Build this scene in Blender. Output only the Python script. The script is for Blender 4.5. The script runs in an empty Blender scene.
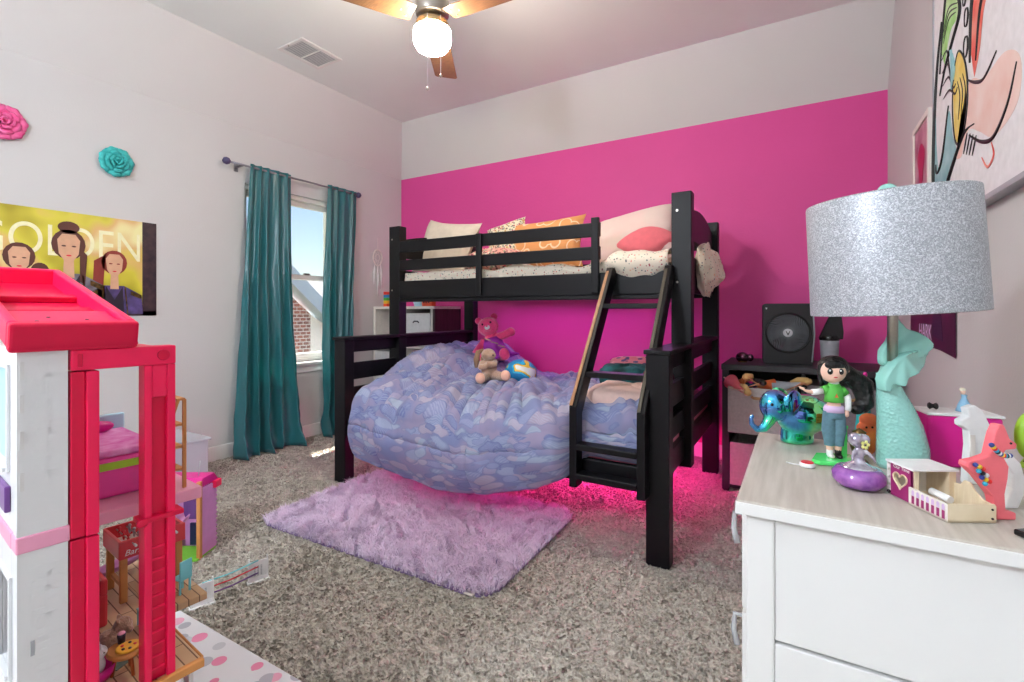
import bpy, math, random
from math import sin, cos, pi, radians as R
from mathutils import Vector, Matrix, noise as mn
random.seed(7)
SC = bpy.context.scene
COL = SC.collection

# ---------------------------------------------------------------- camera, light, exposure
YAW = R(30.75)
cd = bpy.data.cameras.new('camera'); cd.sensor_width = 36; cd.lens = 484/1024*36
cd.shift_y = -30/1024; cd.clip_start = 0.02
cam = bpy.data.objects.new('camera', cd); COL.objects.link(cam)
cam.location = (0, 0, 1.1); cam.rotation_euler = (R(90), 0, YAW)
SC.camera = cam
SC.view_settings.view_transform = 'Standard'; SC.view_settings.look = 'None'
SC.view_settings.gamma = 1; SC.view_settings.use_curve_mapping = False
SC.view_settings.exposure = 0.82
try:
    SC.cycles.use_denoising = True; SC.cycles.max_bounces = 10; SC.cycles.diffuse_bounces = 4
    SC.cycles.sample_clamp_indirect = 6
except Exception: pass
w = bpy.data.worlds.new('sky'); SC.world = w; w.use_nodes = True
nt = w.node_tree; bg = nt.nodes['Background']
sk = nt.nodes.new('ShaderNodeTexSky'); sk.sky_type = 'NISHITA'; sk.sun_disc = False
sk.sun_elevation = R(57); sk.sun_rotation = R(80)
nt.links.new(sk.outputs[0], bg.inputs[0]); bg.inputs[1].default_value = 0.13
sd = bpy.data.lights.new('sun', 'SUN'); sd.energy = 22.0; sd.angle = R(0.6); sd.color = (1, .96, .88)
sun = bpy.data.objects.new('sun', sd); COL.objects.link(sun)
sun.rotation_euler = Vector((.55, -.22, -.87)).to_track_quat('-Z', 'Y').to_euler(); sun.location = (-8, 4, 9)
FAN_GLOBE = 85.0      # emission of the glass globe under the ceiling fan
FILL_GLOBE = 78.0          # emission of the unseen globe added as fill light behind the camera
LED = 105.0            # emission of the magenta strip lights

# ---------------------------------------------------------------- materials
def lin(h):
    if isinstance(h, str):
        h = h.lstrip('#'); c = [int(h[i:i+2], 16)/255 for i in (0, 2, 4)]
    else: c = [v/255 for v in h]
    return tuple((v/12.92 if v <= .04045 else ((v+.055)/1.055)**2.4) for v in c) + (1,)
MATS = {}
def mat(name, color, rough=.5, metal=0, vary=.06, scale=30, bump=0, bscale=200, emit=0, trans=0, coat=0, sheen=0, color2=None, stretch=None, alpha=1, ior=None, spec=None):
    m = bpy.data.materials.new(name); m.use_nodes = True; t = m.node_tree; p = t.nodes['Principled BSDF']
    c = lin(color)
    tc = t.nodes.new('ShaderNodeTexCoord'); mp = t.nodes.new('ShaderNodeMapping')
    t.links.new(tc.outputs['Object'], mp.inputs[0])
    if stretch: mp.inputs['Scale'].default_value = stretch
    n = t.nodes.new('ShaderNodeTexNoise'); n.inputs['Scale'].default_value = scale; n.inputs['Detail'].default_value = 5
    t.links.new(mp.outputs[0], n.inputs[0])
    r = t.nodes.new('ShaderNodeValToRGB'); r.color_ramp.elements[0].position = .3; r.color_ramp.elements[1].position = .7
    c2 = lin(color2) if color2 else tuple(min(1, v*(1+vary)) for v in c[:3]) + (1,)
    c1 = c if color2 else tuple(v*(1-vary) for v in c[:3]) + (1,)
    r.color_ramp.elements[0].color = c1; r.color_ramp.elements[1].color = c2
    t.links.new(n.outputs[0], r.inputs[0]); t.links.new(r.outputs[0], p.inputs['Base Color'])
    p.inputs['Roughness'].default_value = rough; p.inputs['Metallic'].default_value = metal
    if trans: p.inputs['Transmission Weight'].default_value = trans
    if coat: p.inputs['Coat Weight'].default_value = coat; p.inputs['Coat Roughness'].default_value = .08
    if sheen: p.inputs['Sheen Weight'].default_value = sheen
    if ior: p.inputs['IOR'].default_value = ior
    if spec is not None: p.inputs['Specular IOR Level'].default_value = spec
    if alpha < 1: p.inputs['Alpha'].default_value = alpha
    if emit: p.inputs['Emission Color'].default_value = c; p.inputs['Emission Strength'].default_value = emit
    if bump:
        n2 = t.nodes.new('ShaderNodeTexNoise'); n2.inputs['Scale'].default_value = bscale; n2.inputs['Detail'].default_value = 3
        b = t.nodes.new('ShaderNodeBump'); b.inputs['Strength'].default_value = bump; b.inputs['Distance'].default_value = .01
        t.links.new(mp.outputs[0], n2.inputs[0]); t.links.new(n2.outputs[0], b.inputs['Height']); t.links.new(b.outputs[0], p.inputs['Normal'])
    MATS[name] = m; return m
def nodes(m): return m.node_tree, m.node_tree.nodes, m.node_tree.links, m.node_tree.nodes['Principled BSDF']

M = {}
M['wall'] = mat('white_wall_paint', '#cfcecd', .7, bump=.08, bscale=120, vary=.01, scale=3)
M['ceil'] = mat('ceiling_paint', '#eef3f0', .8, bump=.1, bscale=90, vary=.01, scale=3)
M['pink'] = mat('pink_wall_paint', '#e04a9a', .6, bump=.15, bscale=60, vary=.03, scale=2)
M['trim'] = mat('white_trim_paint', '#ecebe8', .4, vary=.01)
M['black'] = mat('black_bed_paint', '#0b0b0f', .42, vary=.1, scale=8, spec=.25)
M['dulledge'] = mat('dull_lit_ladder_edge', '#4a4438', .4)
M['blackedge'] = mat('worn_lit_ladder_edge', '#a0724c', .5, vary=.2, scale=20)
M['dwhite'] = mat('white_dresser_paint', '#e4e4e2', .45, vary=.015, scale=4)
M['dtop'] = mat('whitewashed_wood_top', '#b5ada2', .5, color2='#cbc4ba', scale=6, stretch=(14, 1, 1), bump=.1, bscale=40)
M['darkwood'] = mat('dark_walnut', '#2f2022', .5, color2='#4d383a', scale=6, stretch=(30, 30, 1))
M['graycab'] = mat('charcoal_frame', '#2c2d31', .5, vary=.1)
M['graybin'] = mat('grey_fabric', '#bdb9b6', .9, vary=.1, scale=60, bump=.3, bscale=300)
M['binwhite'] = mat('white_bin', '#dcdcdc', .6)
M['metal'] = mat('brushed_nickel', '#a9a39a', .3, 1, vary=.05)
M['brass'] = mat('warm_brushed_nickel', '#b59a72', .3, 1, vary=.05)
M['blade'] = mat('fan_blade_oak', '#6e5038', .35, color2='#8e6a48', scale=8, stretch=(3, 30, 30), coat=.4)
M['hotpink'] = mat('hot_pink_plastic', '#ee1452', .38, vary=.02, spec=.35)
M['deeppink'] = mat('deep_pink_plastic', '#d2063e', .4, vary=.02, spec=.3)
M['bubble'] = mat('pale_pink_plastic', '#eba0be', .35, vary=.02)
M['magenta'] = mat('magenta_plastic', '#d6108a', .35, vary=.03)
M['pinkbed'] = mat('bright_pink_cloth', '#f24fae', .5, vary=.05)
M['lime'] = mat('lime', '#a6dc3a', .4)
M['aqua'] = mat('aqua_plastic', '#7fd6e0', .3)
M['paleblue'] = mat('pale_blue_plastic', '#b8e2f2', .3)
M['orangewood'] = mat('tan_plastic', '#c9894a', .5, vary=.06)
M['lilac'] = mat('lilac_plastic', '#d08fcb', .4)
M['redplastic'] = mat('red_plastic', '#d6333f', .35)
M['plastwhite'] = mat('white_plastic', '#dfe0e2', .35, vary=.01)
M['offwhite'] = mat('off_white', '#e6e1da', .6)
M['clear'] = mat('frosted_clear_plastic', '#dfe3ee', .25, vary=.0, alpha=.45)
M['glass'] = mat('window_glass', '#ffffff', 0, vary=0, alpha=.08, spec=.3)
M['skin'] = mat('doll_skin', '#f0c4ae', .45, vary=.01)
M['tanskin'] = mat('tan_doll_skin', '#c88a64', .45, vary=.01)
M['hairblack'] = mat('black_hair', '#0b0a0c', .35, vary=.3, scale=40, bump=.6, bscale=120)
M['green'] = mat('green_cloth', '#56b848', .6)
M['neon'] = mat('translucent_neon_green', '#5cf07c', .15, coat=.5)
M['jean'] = mat('denim', '#5c7f8e', .8, vary=.15, scale=120)
M['white'] = mat('white_gloss', '#f2f2f2', .4)
M['blackgloss'] = mat('black_gloss_plastic', '#0d0d0f', .2)
M['blackmatte'] = mat('black_plastic', '#151517', .5)
M['grey'] = mat('grey_plastic', '#a9acb2', .4)
M['purpglass'] = mat('purple_glass', '#6a2a86', .06, coat=1, color2='#a865b8', scale=50)
M['crystal'] = mat('crystal_glass', '#efeaf6', .05, coat=1, metal=.6, color2='#7e7694', scale=70)
M['coral'] = mat('coral_painted_wood', '#f0707a', .5)
M['rawwood'] = mat('pale_birch_wood', '#dcc8a4', .6, color2='#ecdcbe', scale=8, stretch=(20, 2, 2))
M['plum'] = mat('plum_print', '#9a2468', .5)
M['palelilac'] = mat('pale_lilac_print', '#d4b8de', .5)
M['orange'] = mat('orange_plush', '#f08a3c', .8, color2='#f2674c')
M['gold'] = mat('antique_gold', '#8c6a3c', .35, .8, color2='#3c3a2c', scale=40)
M['tealtoy'] = mat('teal_toy', '#1fa3a8', .5)
M['plushpink'] = mat('pink_plush', '#f0407c', .95, sheen=.6, bump=.6, bscale=160, vary=.1, scale=60)
M['plushtan'] = mat('tan_plush', '#b08e78', .95, sheen=.6, bump=.6, bscale=160, vary=.1, scale=60)
M['plushpeach'] = mat('peach_plush', '#f0b8a0', .95, sheen=.6, bump=.4, bscale=160)
M['purplecloth'] = mat('purple_dress_cloth', '#9a1fa0', .7, vary=.1)
M['tail'] = mat('mermaid_glaze', '#98d6cc', .16, coat=.6, vary=.03)
M['curtrod'] = mat('grey_rod', '#8a8890', .35, .6)
M['finial'] = mat('purple_finial', '#4a4468', .4)
M['plastviolet'] = mat('violet_pane', '#6b3f86', .3)
M['darkpane'] = mat('dark_pane', '#2a2030', .4)
M['ledge'] = mat('magenta_led', '#ff2ca0', .5, emit=LED)
M['globe'] = mat('glowing_glass', '#fff0de', .5, vary=0, emit=FAN_GLOBE)
M['fill'] = mat('glowing_fill_globe', '#eef5ff', .5, vary=0, emit=FILL_GLOBE)

# carpet: cut pile with flecks
def carpet():
    m = mat('beige_carpet', '#b4aea3', .95, color2='#d6d0c5', scale=55); t, N, L, p = nodes(m)
    tc = N.new('ShaderNodeTexCoord'); mp = N.new('ShaderNodeMapping'); mp.inputs['Scale'].default_value = (1, 1.5, 1); mp.inputs['Rotation'].default_value = (0, 0, .5)
    L.new(tc.outputs['Object'], mp.inputs[0])
    v = N.new('ShaderNodeTexVoronoi'); v.inputs['Scale'].default_value = 75; L.new(mp.outputs[0], v.inputs[0])
    n = N.new('ShaderNodeTexNoise'); n.inputs['Scale'].default_value = 60; n.inputs['Detail'].default_value = 6; L.new(mp.outputs[0], n.inputs[0])
    a = N.new('ShaderNodeMath'); a.operation = 'SUBTRACT'; L.new(n.outputs[0], a.inputs[0]); L.new(v.outputs['Distance'], a.inputs[1])
    b = N.new('ShaderNodeBump'); b.inputs['Strength'].default_value = .6; b.inputs['Distance'].default_value = .02
    L.new(a.outputs[0], b.inputs['Height']); L.new(b.outputs[0], p.inputs['Normal'])
    return m
M['carpet'] = carpet()
def brick():
    m = mat('red_brick', '#9a5a48', .8); t, N, L, p = nodes(m)
    tc = N.new('ShaderNodeTexCoord'); mp = N.new('ShaderNodeMapping'); mp.inputs['Rotation'].default_value = (0, R(90), R(90))
    L.new(tc.outputs['Object'], mp.inputs[0])
    b = N.new('ShaderNodeTexBrick'); b.inputs['Scale'].default_value = 4.2
    b.inputs['Color1'].default_value = lin('#a8604c'); b.inputs['Color2'].default_value = lin('#7a5048'); b.inputs['Mortar'].default_value = lin('#d8d0c8')
    b.inputs['Mortar Size'].default_value = .03
    sx = N.new('ShaderNodeSeparateXYZ'); cx = N.new('ShaderNodeCombineXYZ'); L.new(tc.outputs['Object'], sx.inputs[0])
    L.new(sx.outputs[1], cx.inputs[0]); L.new(sx.outputs[2], cx.inputs[1]); L.new(cx.outputs[0], b.inputs[0])
    L.new(b.outputs[0], p.inputs['Base Color']); return m
M['brick'] = brick()
def duvetmat():
    m = mat('blue_lavender_leaf_print', '#8d92c4', .75, sheen=.1); t, N, L, p = nodes(m)
    tc = N.new('ShaderNodeTexCoord')
    base = N.new('ShaderNodeTexNoise'); base.inputs['Scale'].default_value = 3.5; L.new(tc.outputs['UV'], base.inputs[0])
    br = N.new('ShaderNodeValToRGB'); br.color_ramp.elements[0].position = .38; br.color_ramp.elements[1].position = .62
    br.color_ramp.elements[0].color = lin('#7c86b6'); br.color_ramp.elements[1].color = lin('#9c92b4'); L.new(base.outputs[0], br.inputs[0])
    cur = br.outputs[0]
    for q, (ang, sc_, seed, cols, pick) in enumerate(((20, 9, 1, ('#8a98c4', '#a79bb6', '#6c7ab2', '#92a4c2'), .35), (-50, 10, 4, ('#6876ae', '#b0a4ba', '#8797c2', '#9a8fb4'), .5), (80, 8, 9, ('#94a2c6', '#6f7cb4', '#ab9cb4', '#8a90be'), .55), (140, 12, 13, ('#5f6da8', '#9fb0ca', '#b4a8be', '#7f8bbc'), .62))):
        mp = N.new('ShaderNodeMapping'); mp.inputs['Rotation'].default_value = (0, 0, R(ang)); mp.inputs['Scale'].default_value = (1, 1.8, 1); mp.inputs['Location'].default_value = (seed, seed*.7, 0)
        n = N.new('ShaderNodeTexNoise'); n.inputs['Scale'].default_value = 3; L.new(tc.outputs['UV'], n.inputs[0])
        ad = N.new('ShaderNodeMixRGB'); ad.blend_type = 'ADD'; ad.inputs[0].default_value = .18; L.new(tc.outputs['UV'], ad.inputs[1]); L.new(n.outputs['Color'], ad.inputs[2])
        L.new(ad.outputs[0], mp.inputs[0])
        v = N.new('ShaderNodeTexVoronoi'); v.inputs['Scale'].default_value = sc_*.72; L.new(mp.outputs[0], v.inputs[0])
        sp = N.new('ShaderNodeSeparateColor'); L.new(v.outputs['Color'], sp.inputs[0])
        r = N.new('ShaderNodeValToRGB'); r.color_ramp.interpolation = 'CONSTANT'; e = r.color_ramp.elements
        e[0].color = lin(cols[0]); e[1].position = .25; e[1].color = lin(cols[1])
        for k_ in (2, 3): k = e.new(.25*k_); k.color = lin(cols[k_])
        L.new(sp.outputs[0], r.inputs[0])
        # ribs of the leaf
        wv = N.new('ShaderNodeTexWave'); wv.inputs['Scale'].default_value = 20+5*q; wv.inputs['Distortion'].default_value = 2.5; wv.bands_direction = 'DIAGONAL'; L.new(mp.outputs[0], wv.inputs[0])
        rr = N.new('ShaderNodeMath'); rr.operation = 'MULTIPLY'; rr.inputs[1].default_value = .45; L.new(wv.outputs[0], rr.inputs[0])
        rib = N.new('ShaderNodeMixRGB'); rib.inputs[2].default_value = lin('#b9c2dc'); L.new(rr.outputs[0], rib.inputs[0]); L.new(r.outputs[0], rib.inputs[1])
        g = N.new('ShaderNodeMath'); g.operation = 'GREATER_THAN'; g.inputs[1].default_value = pick; L.new(sp.outputs[1], g.inputs[0])
        d = N.new('ShaderNodeMath'); d.operation = 'LESS_THAN'; d.inputs[1].default_value = .52; L.new(v.outputs['Distance'], d.inputs[0])
        gg = N.new('ShaderNodeMath'); gg.operation = 'MULTIPLY'; L.new(g.outputs[0], gg.inputs[0]); L.new(d.outputs[0], gg.inputs[1])
        g2 = N.new('ShaderNodeMath'); g2.operation = 'MULTIPLY'; g2.inputs[1].default_value = .92; L.new(gg.outputs[0], g2.inputs[0])
        ol = N.new('ShaderNodeValToRGB'); oe = ol.color_ramp.elements; oe[0].position = .40; oe[0].color = (0, 0, 0, 1); oe[1].position = .50; oe[1].color = (.55, .55, .55, 1); L.new(v.outputs['Distance'], ol.inputs[0])
        om = N.new('ShaderNodeMixRGB'); om.inputs[2].default_value = lin('#525e9c'); L.new(ol.outputs[0], om.inputs[0]); L.new(rib.outputs[0], om.inputs[1]); rib = om
        mx = N.new('ShaderNodeMixRGB'); L.new(g2.outputs[0], mx.inputs[0]); L.new(cur, mx.inputs[1]); L.new(rib.outputs[0], mx.inputs[2]); cur = mx.outputs[0]
    hs = N.new('ShaderNodeHueSaturation'); hs.inputs['Saturation'].default_value = .95; hs.inputs['Value'].default_value = .82; L.new(cur, hs.inputs['Color'])
    L.new(hs.outputs[0], p.inputs['Base Color']); return m
M['duvet'] = duvetmat()
def spots(name, base, cols, scale=40, th=.32):
    m = mat(name, base, .85, sheen=.2); t, N, L, p = nodes(m)
    tc = N.new('ShaderNodeTexCoord'); v = N.new('ShaderNodeTexVoronoi'); v.inputs['Scale'].default_value = scale
    L.new(tc.outputs['Object'], v.inputs[0])
    r = N.new('ShaderNodeValToRGB'); r.color_ramp.interpolation = 'CONSTANT'; e = r.color_ramp.elements
    sp = N.new('ShaderNodeSeparateColor'); L.new(v.outputs['Color'], sp.inputs[0]); L.new(sp.outputs[0], r.inputs[0])
    e[0].color = lin(cols[0]); e[1].position = 1/len(cols); e[1].color = lin(cols[1])
    for i in range(2, len(cols)): k = e.new(i/len(cols)); k.color = lin(cols[i])
    lt = N.new('ShaderNodeMath'); lt.operation = 'LESS_THAN'; lt.inputs[1].default_value = th; L.new(v.outputs['Distance'], lt.inputs[0])
    mx = N.new('ShaderNodeMixRGB'); mx.inputs[1].default_value = lin(base); L.new(lt.outputs[0], mx.inputs[0]); L.new(r.outputs[0], mx.inputs[2])
    L.new(mx.outputs[0], p.inputs['Base Color']); return m
M['floral'] = spots('floral_sheet', '#e9ddcb', ['#d97a6c', '#4f5a62', '#e9b08c', '#93a08a', '#e9ddcb', '#a04a50'], 62, .27)
M['busyfloral'] = spots('busy_floral_cloth', '#e8a99c', ['#5c2a3c', '#e8e0d0', '#8aa07c', '#c94a58', '#e8a99c'], 55, .5)
M['paisley'] = spots('patterned_cushion', '#e6dcc0', ['#3f3a48', '#c9a04c', '#7c8a78', '#b8505c'], 60, .45)
M['starcloth'] = spots('pink_star_cloth', '#e8867c', ['#2c2c58', '#e8867c', '#3c3060', '#f0a89c'], 26, .42)
M['matcloth'] = spots('white_mat_with_pink_and_grey_blots', '#e2e4ea', ['#e88ab0', '#b4b6c2', '#e9a8c4', '#c8ccd4'], 17, .40)
M['sheet'] = mat('pink_white_sheet', '#ecc9cc', .85, color2='#f0dede', scale=20)
M['pillowbeige'] = mat('beige_pillow', '#cbbfae', .85, vary=.05, bump=.1, bscale=10)
M['pillowwhite'] = mat('cream_plush', '#dccabf', .9, sheen=.3, color2='#e6c2bc', scale=6)
M['pillowcoral'] = mat('coral_plush', '#de6a74', .9, sheen=.4)
def orangepillow():
    m = mat('orange_pillow_white_arcs', '#eba566', .85); t, N, L, p = nodes(m)
    tc = N.new('ShaderNodeTexCoord'); v = N.new('ShaderNodeTexVoronoi'); v.inputs['Scale'].default_value = 9; v.feature = 'F1'; L.new(tc.outputs['Object'], v.inputs[0])
    r = N.new('ShaderNodeValToRGB'); e = r.color_ramp.elements; e[0].position = .40; e[0].color = lin('#d8965c'); e[1].position = .43; e[1].color = lin('#f2d8bc')
    k = e.new(.46); k.color = lin('#f2d8bc'); k = e.new(.49); k.color = lin('#d8965c'); L.new(v.outputs['Distance'], r.inputs[0]); L.new(r.outputs[0], p.inputs['Base Color']); return m
M['pilloworange'] = orangepillow()
def satin():
    m = mat('teal_satin', '#256f77', .27, sheen=.3, vary=.04, scale=3); t, N, L, p = nodes(m)
    tr = N.new('ShaderNodeBsdfTranslucent'); tr.inputs[0].default_value = lin('#2f9a98'); mx = N.new('ShaderNodeMixShader'); mx.inputs[0].default_value = .25
    out = N['Material Output']; L.new(p.outputs[0], mx.inputs[1]); L.new(tr.outputs[0], mx.inputs[2]); L.new(mx.outputs[0], out.inputs[0]); return m
M['satin'] = satin()
def glitter():
    m = mat('silver_glitter', '#b9bdc4', .45, .25); t, N, L, p = nodes(m)
    tc = N.new('ShaderNodeTexCoord'); v = N.new('ShaderNodeTexVoronoi'); v.inputs['Scale'].default_value = 620; L.new(tc.outputs['Object'], v.inputs[0])
    sp = N.new('ShaderNodeSeparateColor'); L.new(v.outputs['Color'], sp.inputs[0])
    r = N.new('ShaderNodeValToRGB'); e = r.color_ramp.elements; e[0].color = lin('#8f939b'); e[1].color = lin('#dcdfe4'); k = e.new(.5); k.color = lin('#a9adb4')
    L.new(sp.outputs[0], r.inputs[0]); L.new(r.outputs[0], p.inputs['Base Color']); return m
M['glitter'] = glitter()
def iridescent():
    m = mat('iridescent_chrome', '#20c0a0', .08, 1, coat=1); t, N, L, p = nodes(m)
    tc = N.new('ShaderNodeTexCoord'); n = N.new('ShaderNodeTexNoise'); n.inputs['Scale'].default_value = 8; n.inputs['Detail'].default_value = 1; n.inputs['Distortion'].default_value = .8; L.new(tc.outputs['Object'], n.inputs[0])
    r = N.new('ShaderNodeValToRGB'); e = r.color_ramp.elements; e[0].position = .3; e[0].color = lin('#7a3fb0'); e[1].position = .75; e[1].color = lin('#f05a9a')
    for q, c in ((.38, '#3a9fe0'), (.45, '#30e0b8'), (.54, '#8cf090'), (.64, '#50e0d8')): k = e.new(q); k.color = lin(c)
    L.new(n.outputs[0], r.inputs[0]); L.new(r.outputs[0], p.inputs['Base Color']); return m
M['irid'] = iridescent()
def planks():
    m = mat('toy_plank_print', '#b08860', .5); t, N, L, p = nodes(m)
    tc = N.new('ShaderNodeTexCoord'); b = N.new('ShaderNodeTexBrick'); b.inputs['Scale'].default_value = 9; L.new(tc.outputs['Object'], b.inputs[0])
    b.inputs['Color1'].default_value = lin('#bb946a'); b.inputs['Color2'].default_value = lin('#d3b694'); b.inputs['Mortar'].default_value = lin('#6a4a30'); b.inputs['Mortar Size'].default_value = .012
    b.inputs['Brick Width'].default_value = 1.4; b.inputs['Row Height'].default_value = .22
    L.new(b.outputs[0], p.inputs['Base Color']); return m
M['planks'] = planks()
def scales():
    t, N, L, p = nodes(M['tail'])
    tc = N.new('ShaderNodeTexCoord'); v = N.new('ShaderNodeTexVoronoi'); v.inputs['Scale'].default_value = 170; L.new(tc.outputs['Object'], v.inputs[0])
    b = N.new('ShaderNodeBump'); b.inputs['Strength'].default_value = .5; b.inputs['Distance'].default_value = .004; L.new(v.outputs['Distance'], b.inputs['Height']); L.new(b.outputs[0], p.inputs['Normal'])
scales()
M['gloss_tail'] = mat('fin_glaze', '#9adace', .16, coat=.6, vary=.03)
def ballmat():
    m = mat('printed_ball', '#1c9ccc', .5); t, N, L, p = nodes(m)
    tc = N.new('ShaderNodeTexCoord'); v = N.new('ShaderNodeTexNoise'); v.inputs['Scale'].default_value = 14; v.inputs['Detail'].default_value = .5; L.new(tc.outputs['Object'], v.inputs[0])
    r = N.new('ShaderNodeValToRGB'); r.color_ramp.interpolation = 'CONSTANT'; e = r.color_ramp.elements; e[0].color = lin('#157eb8'); e[1].position = .56; e[1].color = lin('#e8c03c')
    k = e.new(.47); k.color = lin('#28b0d8'); k = e.new(.63); k.color = lin('#e8e8e8'); k = e.new(.545); k.color = lin('#20304a')
    L.new(v.outputs[0], r.inputs[0]); L.new(r.outputs[0], p.inputs['Base Color']); return m
M['ball'] = ballmat()
def postermat():
    m = mat('yellow_poster_print', '#cdbf3c', .35); t, N, L, p = nodes(m)
    tc = N.new('ShaderNodeTexCoord'); n = N.new('ShaderNodeTexNoise'); n.inputs['Scale'].default_value = 3.2; n.inputs['Detail'].default_value = 2; L.new(tc.outputs['Object'], n.inputs[0])
    r = N.new('ShaderNodeValToRGB'); e = r.color_ramp.elements; e[0].position = .35; e[0].color = lin('#a89a24'); e[1].position = .7; e[1].color = lin('#f0e8a8')
    k = e.new(.5); k.color = lin('#d8cc44'); k = e.new(.6); k.color = lin('#e2b878'); L.new(n.outputs[0], r.inputs[0]); L.new(r.outputs[0], p.inputs['Base Color']); return m
M['poster'] = postermat()
M['shag'] = mat('lavender_shag', '#e2d2ec', .8, color2='#f2e6fa', scale=25, sheen=.5)
M['shagbase'] = mat('rug_backing', '#9c86b4', .9)

# ---------------------------------------------------------------- mesh builder
class MB:
    def __init__(s): s.v = []; s.f = []; s.sm = []; s.mi = []; s.cur = 0
    def add(s, vs, fs, smooth=False):
        o = len(s.v); s.v += [tuple(x) for x in vs]
        for f in fs: s.f.append([i+o for i in f]); s.sm.append(smooth); s.mi.append(s.cur)
        return s
    def box(s, a, b, rot=None, piv=None):
        (x0, y0, z0), (x1, y1, z1) = [min(p, q) for p, q in zip(a, b)], [max(p, q) for p, q in zip(a, b)]
        vs = [Vector(p) for p in ((x0, y0, z0), (x1, y0, z0), (x1, y1, z0), (x0, y1, z0), (x0, y0, z1), (x1, y0, z1), (x1, y1, z1), (x0, y1, z1))]
        if rot is not None:
            pv = Vector(piv) if piv else (vs[0]+vs[6])/2; vs = [rot @ (v-pv) + pv for v in vs]
        return s.add(vs, [(0, 3, 2, 1), (4, 5, 6, 7), (0, 1, 5, 4), (1, 2, 6, 5), (2, 3, 7, 6), (3, 0, 4, 7)])
    def bar(s, p0, p1, w, h, up=(0, 0, 1)):
        p0, p1 = Vector(p0), Vector(p1); d = (p1-p0).normalized(); u = Vector(up); sd_ = d.cross(u)
        if sd_.length < 1e-4: sd_ = d.cross(Vector((0, 1, 0)))
        sd_.normalize(); u = sd_.cross(d); vs = []
        for p in (p0, p1):
            for a, b in ((-1, -1), (1, -1), (1, 1), (-1, 1)): vs.append(p+sd_*a*w/2+u*b*h/2)
        return s.add(vs, [(0, 1, 2, 3), (7, 6, 5, 4), (0, 4, 5, 1), (1, 5, 6, 2), (2, 6, 7, 3), (3, 7, 4, 0)])
    def tube(s, pts, r, n=10, caps=True, ell=1.0):
        pts = [Vector(p) for p in pts]; rs = r if isinstance(r, (list, tuple)) else [r]*len(pts); vs = []; prev = None
        for i, p in enumerate(pts):
            d = (pts[min(i+1, len(pts)-1)]-pts[max(i-1, 0)]).normalized()
            if prev is None: prev = Vector((0, 0, 1)) if abs(d.z) < .9 else Vector((1, 0, 0))
            x = (prev - d*prev.dot(d)); x = x.normalized() if x.length > 1e-5 else d.orthogonal().normalized(); y = d.cross(x); prev = x
            for k in range(n): a = 2*pi*k/n; vs.append(p+x*cos(a)*rs[i]+y*sin(a)*rs[i]*ell)
        fs = [(i*n+k, i*n+(k+1) % n, (i+1)*n+(k+1) % n, (i+1)*n+k) for i in range(len(pts)-1) for k in range(n)]
        s.add(vs, fs, True)
        if caps:
            o = len(s.v)-len(vs); s.f.append([o+k for k in reversed(range(n))]); s.sm.append(False); s.mi.append(s.cur)
            s.f.append([o+(len(pts)-1)*n+k for k in range(n)]); s.sm.append(False); s.mi.append(s.cur)
        return s
    def cyl(s, p0, p1, r, r1=None, n=24): return s.tube([p0, p1], [r, r if r1 is None else r1], n)
    def lathe(s, prof, c=(0, 0, 0), n=32, rot=None, sx=1, sy=1):
        vs = []; c = Vector(c)
        for r, z in prof:
            for k in range(n):
                a = 2*pi*k/n; v = Vector((r*cos(a)*sx, r*sin(a)*sy, z)); vs.append((rot @ v if rot else v)+c)
        fs = [(i*n+k, i*n+(k+1) % n, (i+1)*n+(k+1) % n, (i+1)*n+k) for i in range(len(prof)-1) for k in range(n)]
        s.add(vs, fs, True); o = len(s.v)-len(vs)
        if prof[0][0] > 1e-4: s.f.append([o+k for k in reversed(range(n))]); s.sm.append(False); s.mi.append(s.cur)
        if prof[-1][0] > 1e-4: s.f.append([o+(len(prof)-1)*n+k for k in range(n)]); s.sm.append(False); s.mi.append(s.cur)
        return s
    def ell(s, c, r, rot=None, n=20, m=12):
        if not isinstance(r, (list, tuple)): r = (r, r, r)
        c = Vector(c); vs = []
        for i in range(m+1):
            t = pi*i/m
            for k in range(n):
                a = 2*pi*k/n; v = Vector((r[0]*sin(t)*cos(a), r[1]*sin(t)*sin(a), r[2]*cos(t))); vs.append((rot @ v if rot else v)+c)
        fs = [(i*n+k, (i+1)*n+k, (i+1)*n+(k+1) % n, i*n+(k+1) % n) for i in range(m) for k in range(n)]
        return s.add(vs, fs, True)
    def prism(s, poly, t, O=(0, 0, 0), U=(1, 0, 0), V=(0, 0, 1), smooth=False):
        # polygon in the plane O + a*U + b*V, given thickness t along U x V
        O, U, V = Vector(O), Vector(U), Vector(V); W = U.cross(V).normalized(); n = len(poly)
        vs = [O+U*a+V*b for a, b in poly] + [O+U*a+V*b+W*t for a, b in poly]
        s.add(vs, [tuple(reversed(range(n))), tuple(range(n, 2*n))])
        o = len(s.v)-2*n
        for k in range(n): s.f.append([o+k, o+(k+1) % n, o+n+(k+1) % n, o+n+k]); s.sm.append(smooth); s.mi.append(s.cur)
        return s
    def grid(s, fn, nu, nv, smooth=True, uv=False):
        vs = [fn(i/nu, j/nv) for i in range(nu+1) for j in range(nv+1)]
        return s.add(vs, [(i*(nv+1)+j, (i+1)*(nv+1)+j, (i+1)*(nv+1)+j+1, i*(nv+1)+j+1) for i in range(nu) for j in range(nv)], smooth)
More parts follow.
